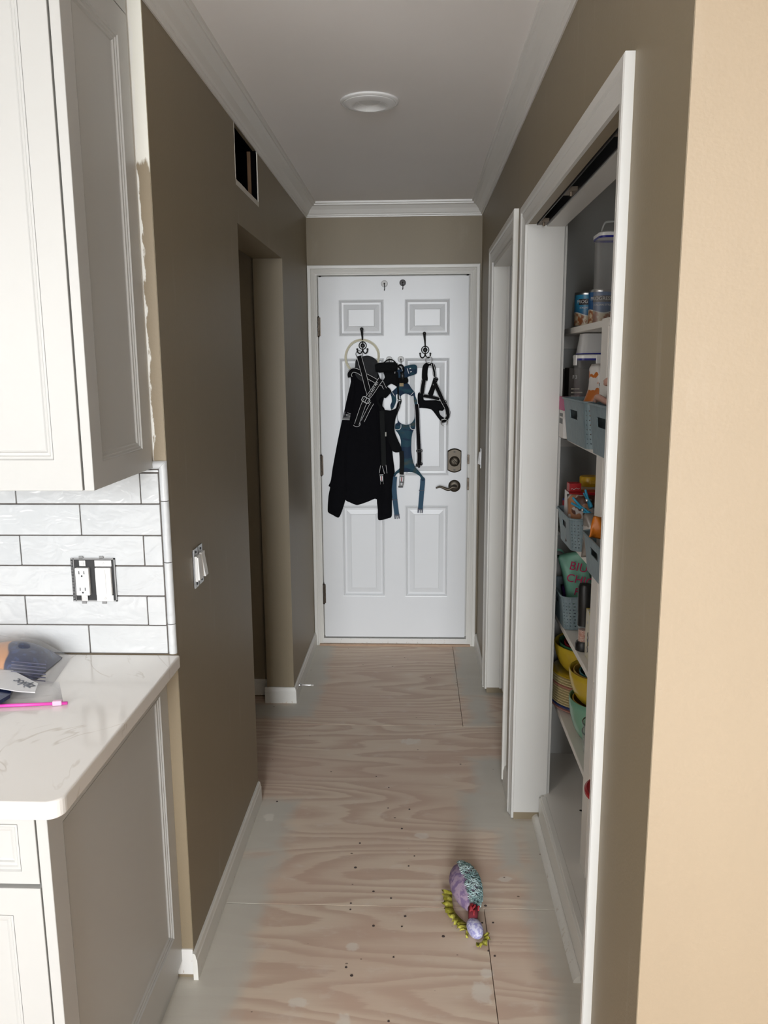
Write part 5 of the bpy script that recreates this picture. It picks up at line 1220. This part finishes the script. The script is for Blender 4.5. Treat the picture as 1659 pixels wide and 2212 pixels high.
# ================================================================== plastic bags on the worktop
def bagfilm(name, par, pts, z0, h, seed, mat=M_film, sub=10):
    rr=random.Random(seed); (ax,ay),(bx,by),(cx_,cy_),(dx,dy)=pts; V=[];F=[]; n=sub; ph=[rr.uniform(0,6) for _ in range(6)]
    for s_ in (0,1):
        for j in range(n+1):
            for i in range(n+1):
                u,v=i/n,j/n; x=(ax*(1-u)+bx*u)*(1-v)+(dx*(1-u)+cx_*u)*v; y=(ay*(1-u)+by*u)*(1-v)+(dy*(1-u)+cy_*u)*v
                e=(math.sin(math.pi*u)*math.sin(math.pi*v))**0.45 if 0<u<1 and 0<v<1 else 0
                w=h(u,v)*e*(0.85+0.15*math.sin(9*u+ph[0])*math.sin(8*v+ph[1]))+0.003*math.sin(17*u+ph[2]+6*v)*e
                V.append((x,y,z0+0.0015+(w if s_ else 0.0)))
    k=(n+1)**2
    for s_ in (0,1):
        for j in range(n):
            for i in range(n): a=s_*k+j*(n+1)+i; F.append((a,a+1,a+n+2,a+n+1))
    return MB().add(V,F).build(name, mat, par, smooth=True)
ZT=0.905
M_nvy = splotch('navy_print',(0.010,0.018,0.065),(0.022,0.042,0.125),60,0.58,rough=0.3); M_org = plain('orange_tan_print',(0.50,0.24,0.10),0.35)
bg1 = thing('bread_bag','clear bag holding a navy and orange pack against the backsplash','bag',(-0.93,1.74,ZT))
bagfilm('film',bg1,[(-1.13,1.665),(-0.805,1.645),(-0.838,1.828),(-1.13,1.828)],ZT,lambda u,v:0.088,4)
V=[];F=[];n=12
for j in range(n+1):
    for i in range(n+1):
        u,v=i/n,j/n; x=-1.11+0.255*u; y=1.68+0.135*v; e=(max(0,math.sin(math.pi*u))*max(0,math.sin(math.pi*v)))**0.4; V.append((x,y,ZT+0.004+0.068*e*(0.9+0.1*math.sin(7*u+3*v))))
for j in range(n):
    for i in range(n): a=j*(n+1)+i; F.append((a,a+1,a+n+2,a+n+1))
mt = NT('navy_pack'); p=mt.xyz(mt.obj()); nn=mt.noise(mt.obj(),60,2); w_=mt.noise(mt.obj(),9,2)
c0=mt.mix(mt.mrange(nn,0.55,0.6),(0.010,0.018,0.065),(0.022,0.042,0.125)); dd=mt.math('ADD',mt.math('ADD',p['X'],mt.math('MULTIPLY',p['Y'],0.3)),mt.math('MULTIPLY',mt.math('SUBTRACT',w_,0.5),0.06)); c0=mt.mix(mt.mrange(dd,-0.012,-0.018),c0,(0.50,0.25,0.12)); c0=mt.mix(mt.mrange(dd,-0.085,-0.090),c0,(0.015,0.022,0.07)); mt.col(c0); mt.set(Roughness=0.35)
MB().add(V,F).add([(-1.11,1.68,ZT+0.003),(-0.855,1.68,ZT+0.003),(-0.855,1.815,ZT+0.003),(-1.11,1.815,ZT+0.003)],[(0,1,2,3)]).build('printed_pack', mt.m, bg1, smooth='auto')
mb=MB()
for i in range(6): 
    a=Vector((-0.905,1.672-0.002*i,ZT+0.050-0.007*i)); b=Vector((-0.822,1.664-0.002*i,ZT+0.046-0.007*i)); mb.add([a,b,b+Vector((0,-0.0006,-0.0022)),a+Vector((0,-0.0006,-0.0022))],[(0,1,2,3)])
mb.build('print_lines', plain('dark_print',(0.05,0.05,0.09),0.5), bg1)
bg2 = thing('zip_bag','clear slider bag with a pink zipper lying flat on the worktop','bag',(-0.88,1.6,ZT))
bagfilm('film',bg2,[(-1.12,1.500),(-0.735,1.548),(-0.80,1.672),(-1.12,1.668)],ZT,lambda u,v:0.018,8)
def flat(px, z, mat, nm, par, th=0.002, lift=0.0):
    P=[onfloor(a,b,z) for a,b in px]; k=len(P); zz=[p.z for p in P]
    V=[(p.x,p.y,z) for p in P]+[(p.x,p.y,z+th) for p in P]
    return MB().add(V,[tuple(range(k)),tuple(range(k,2*k))]+[(i,(i+1)%k,k+(i+1)%k,k+i) for i in range(k)]).build(nm, mat, par, smooth=False)
flat([(-60,1448),(0,1448),(28,1450),(82,1478),(76,1497),(40,1495),(-60,1478)],ZT+0.024,plain('white_label_film',(0.62,0.62,0.63),0.3),'white_label',bg2)
c_=onfloor(50,1476,ZT+0.027); a_=onfloor(72,1488,ZT+0.027); b_=onfloor(26,1468,ZT+0.027); dx_=(b_-a_).normalized(); up_=Vector((dx_.y,-dx_.x,0)); 
if up_.y > 0: up_=-up_
zl = text('ziploc',0.030,plain('grey_print',(0.10,0.11,0.14),0.5),bg2,Matrix(((dx_.x,up_.x,0,c_.x),(dx_.y,up_.y,0,c_.y),(0,0,1,c_.z),(0,0,0,1))),0.0003)
flat([(-60,1490),(0,1484),(30,1490),(22,1508),(0,1521),(-60,1526)],ZT+0.012,M_nvy,'navy_pack',bg2,0.008)
zp0,zp1 = onfloor(-70,1532,ZT), onfloor(146,1523,ZT); d=(zp1-zp0).normalized()
MB().tube([zp0+Vector((0,0,0.0045)),zp1+Vector((0,0,0.0045))],0.0036,8).build('pink_zipper', plain('pink_plastic',(0.72,0.07,0.42),0.35), bg2, smooth=True)
MB().obox(zp1-d*0.020+Vector((0,0,0.0060)),d,Vector((-d.y,d.x,0)),Vector((0,0,1)),0.0095,0.0050,0.0050).build('slider', plain('pale_pink_plastic',(0.75,0.45,0.62),0.3), bg2, bevel=0.0015)
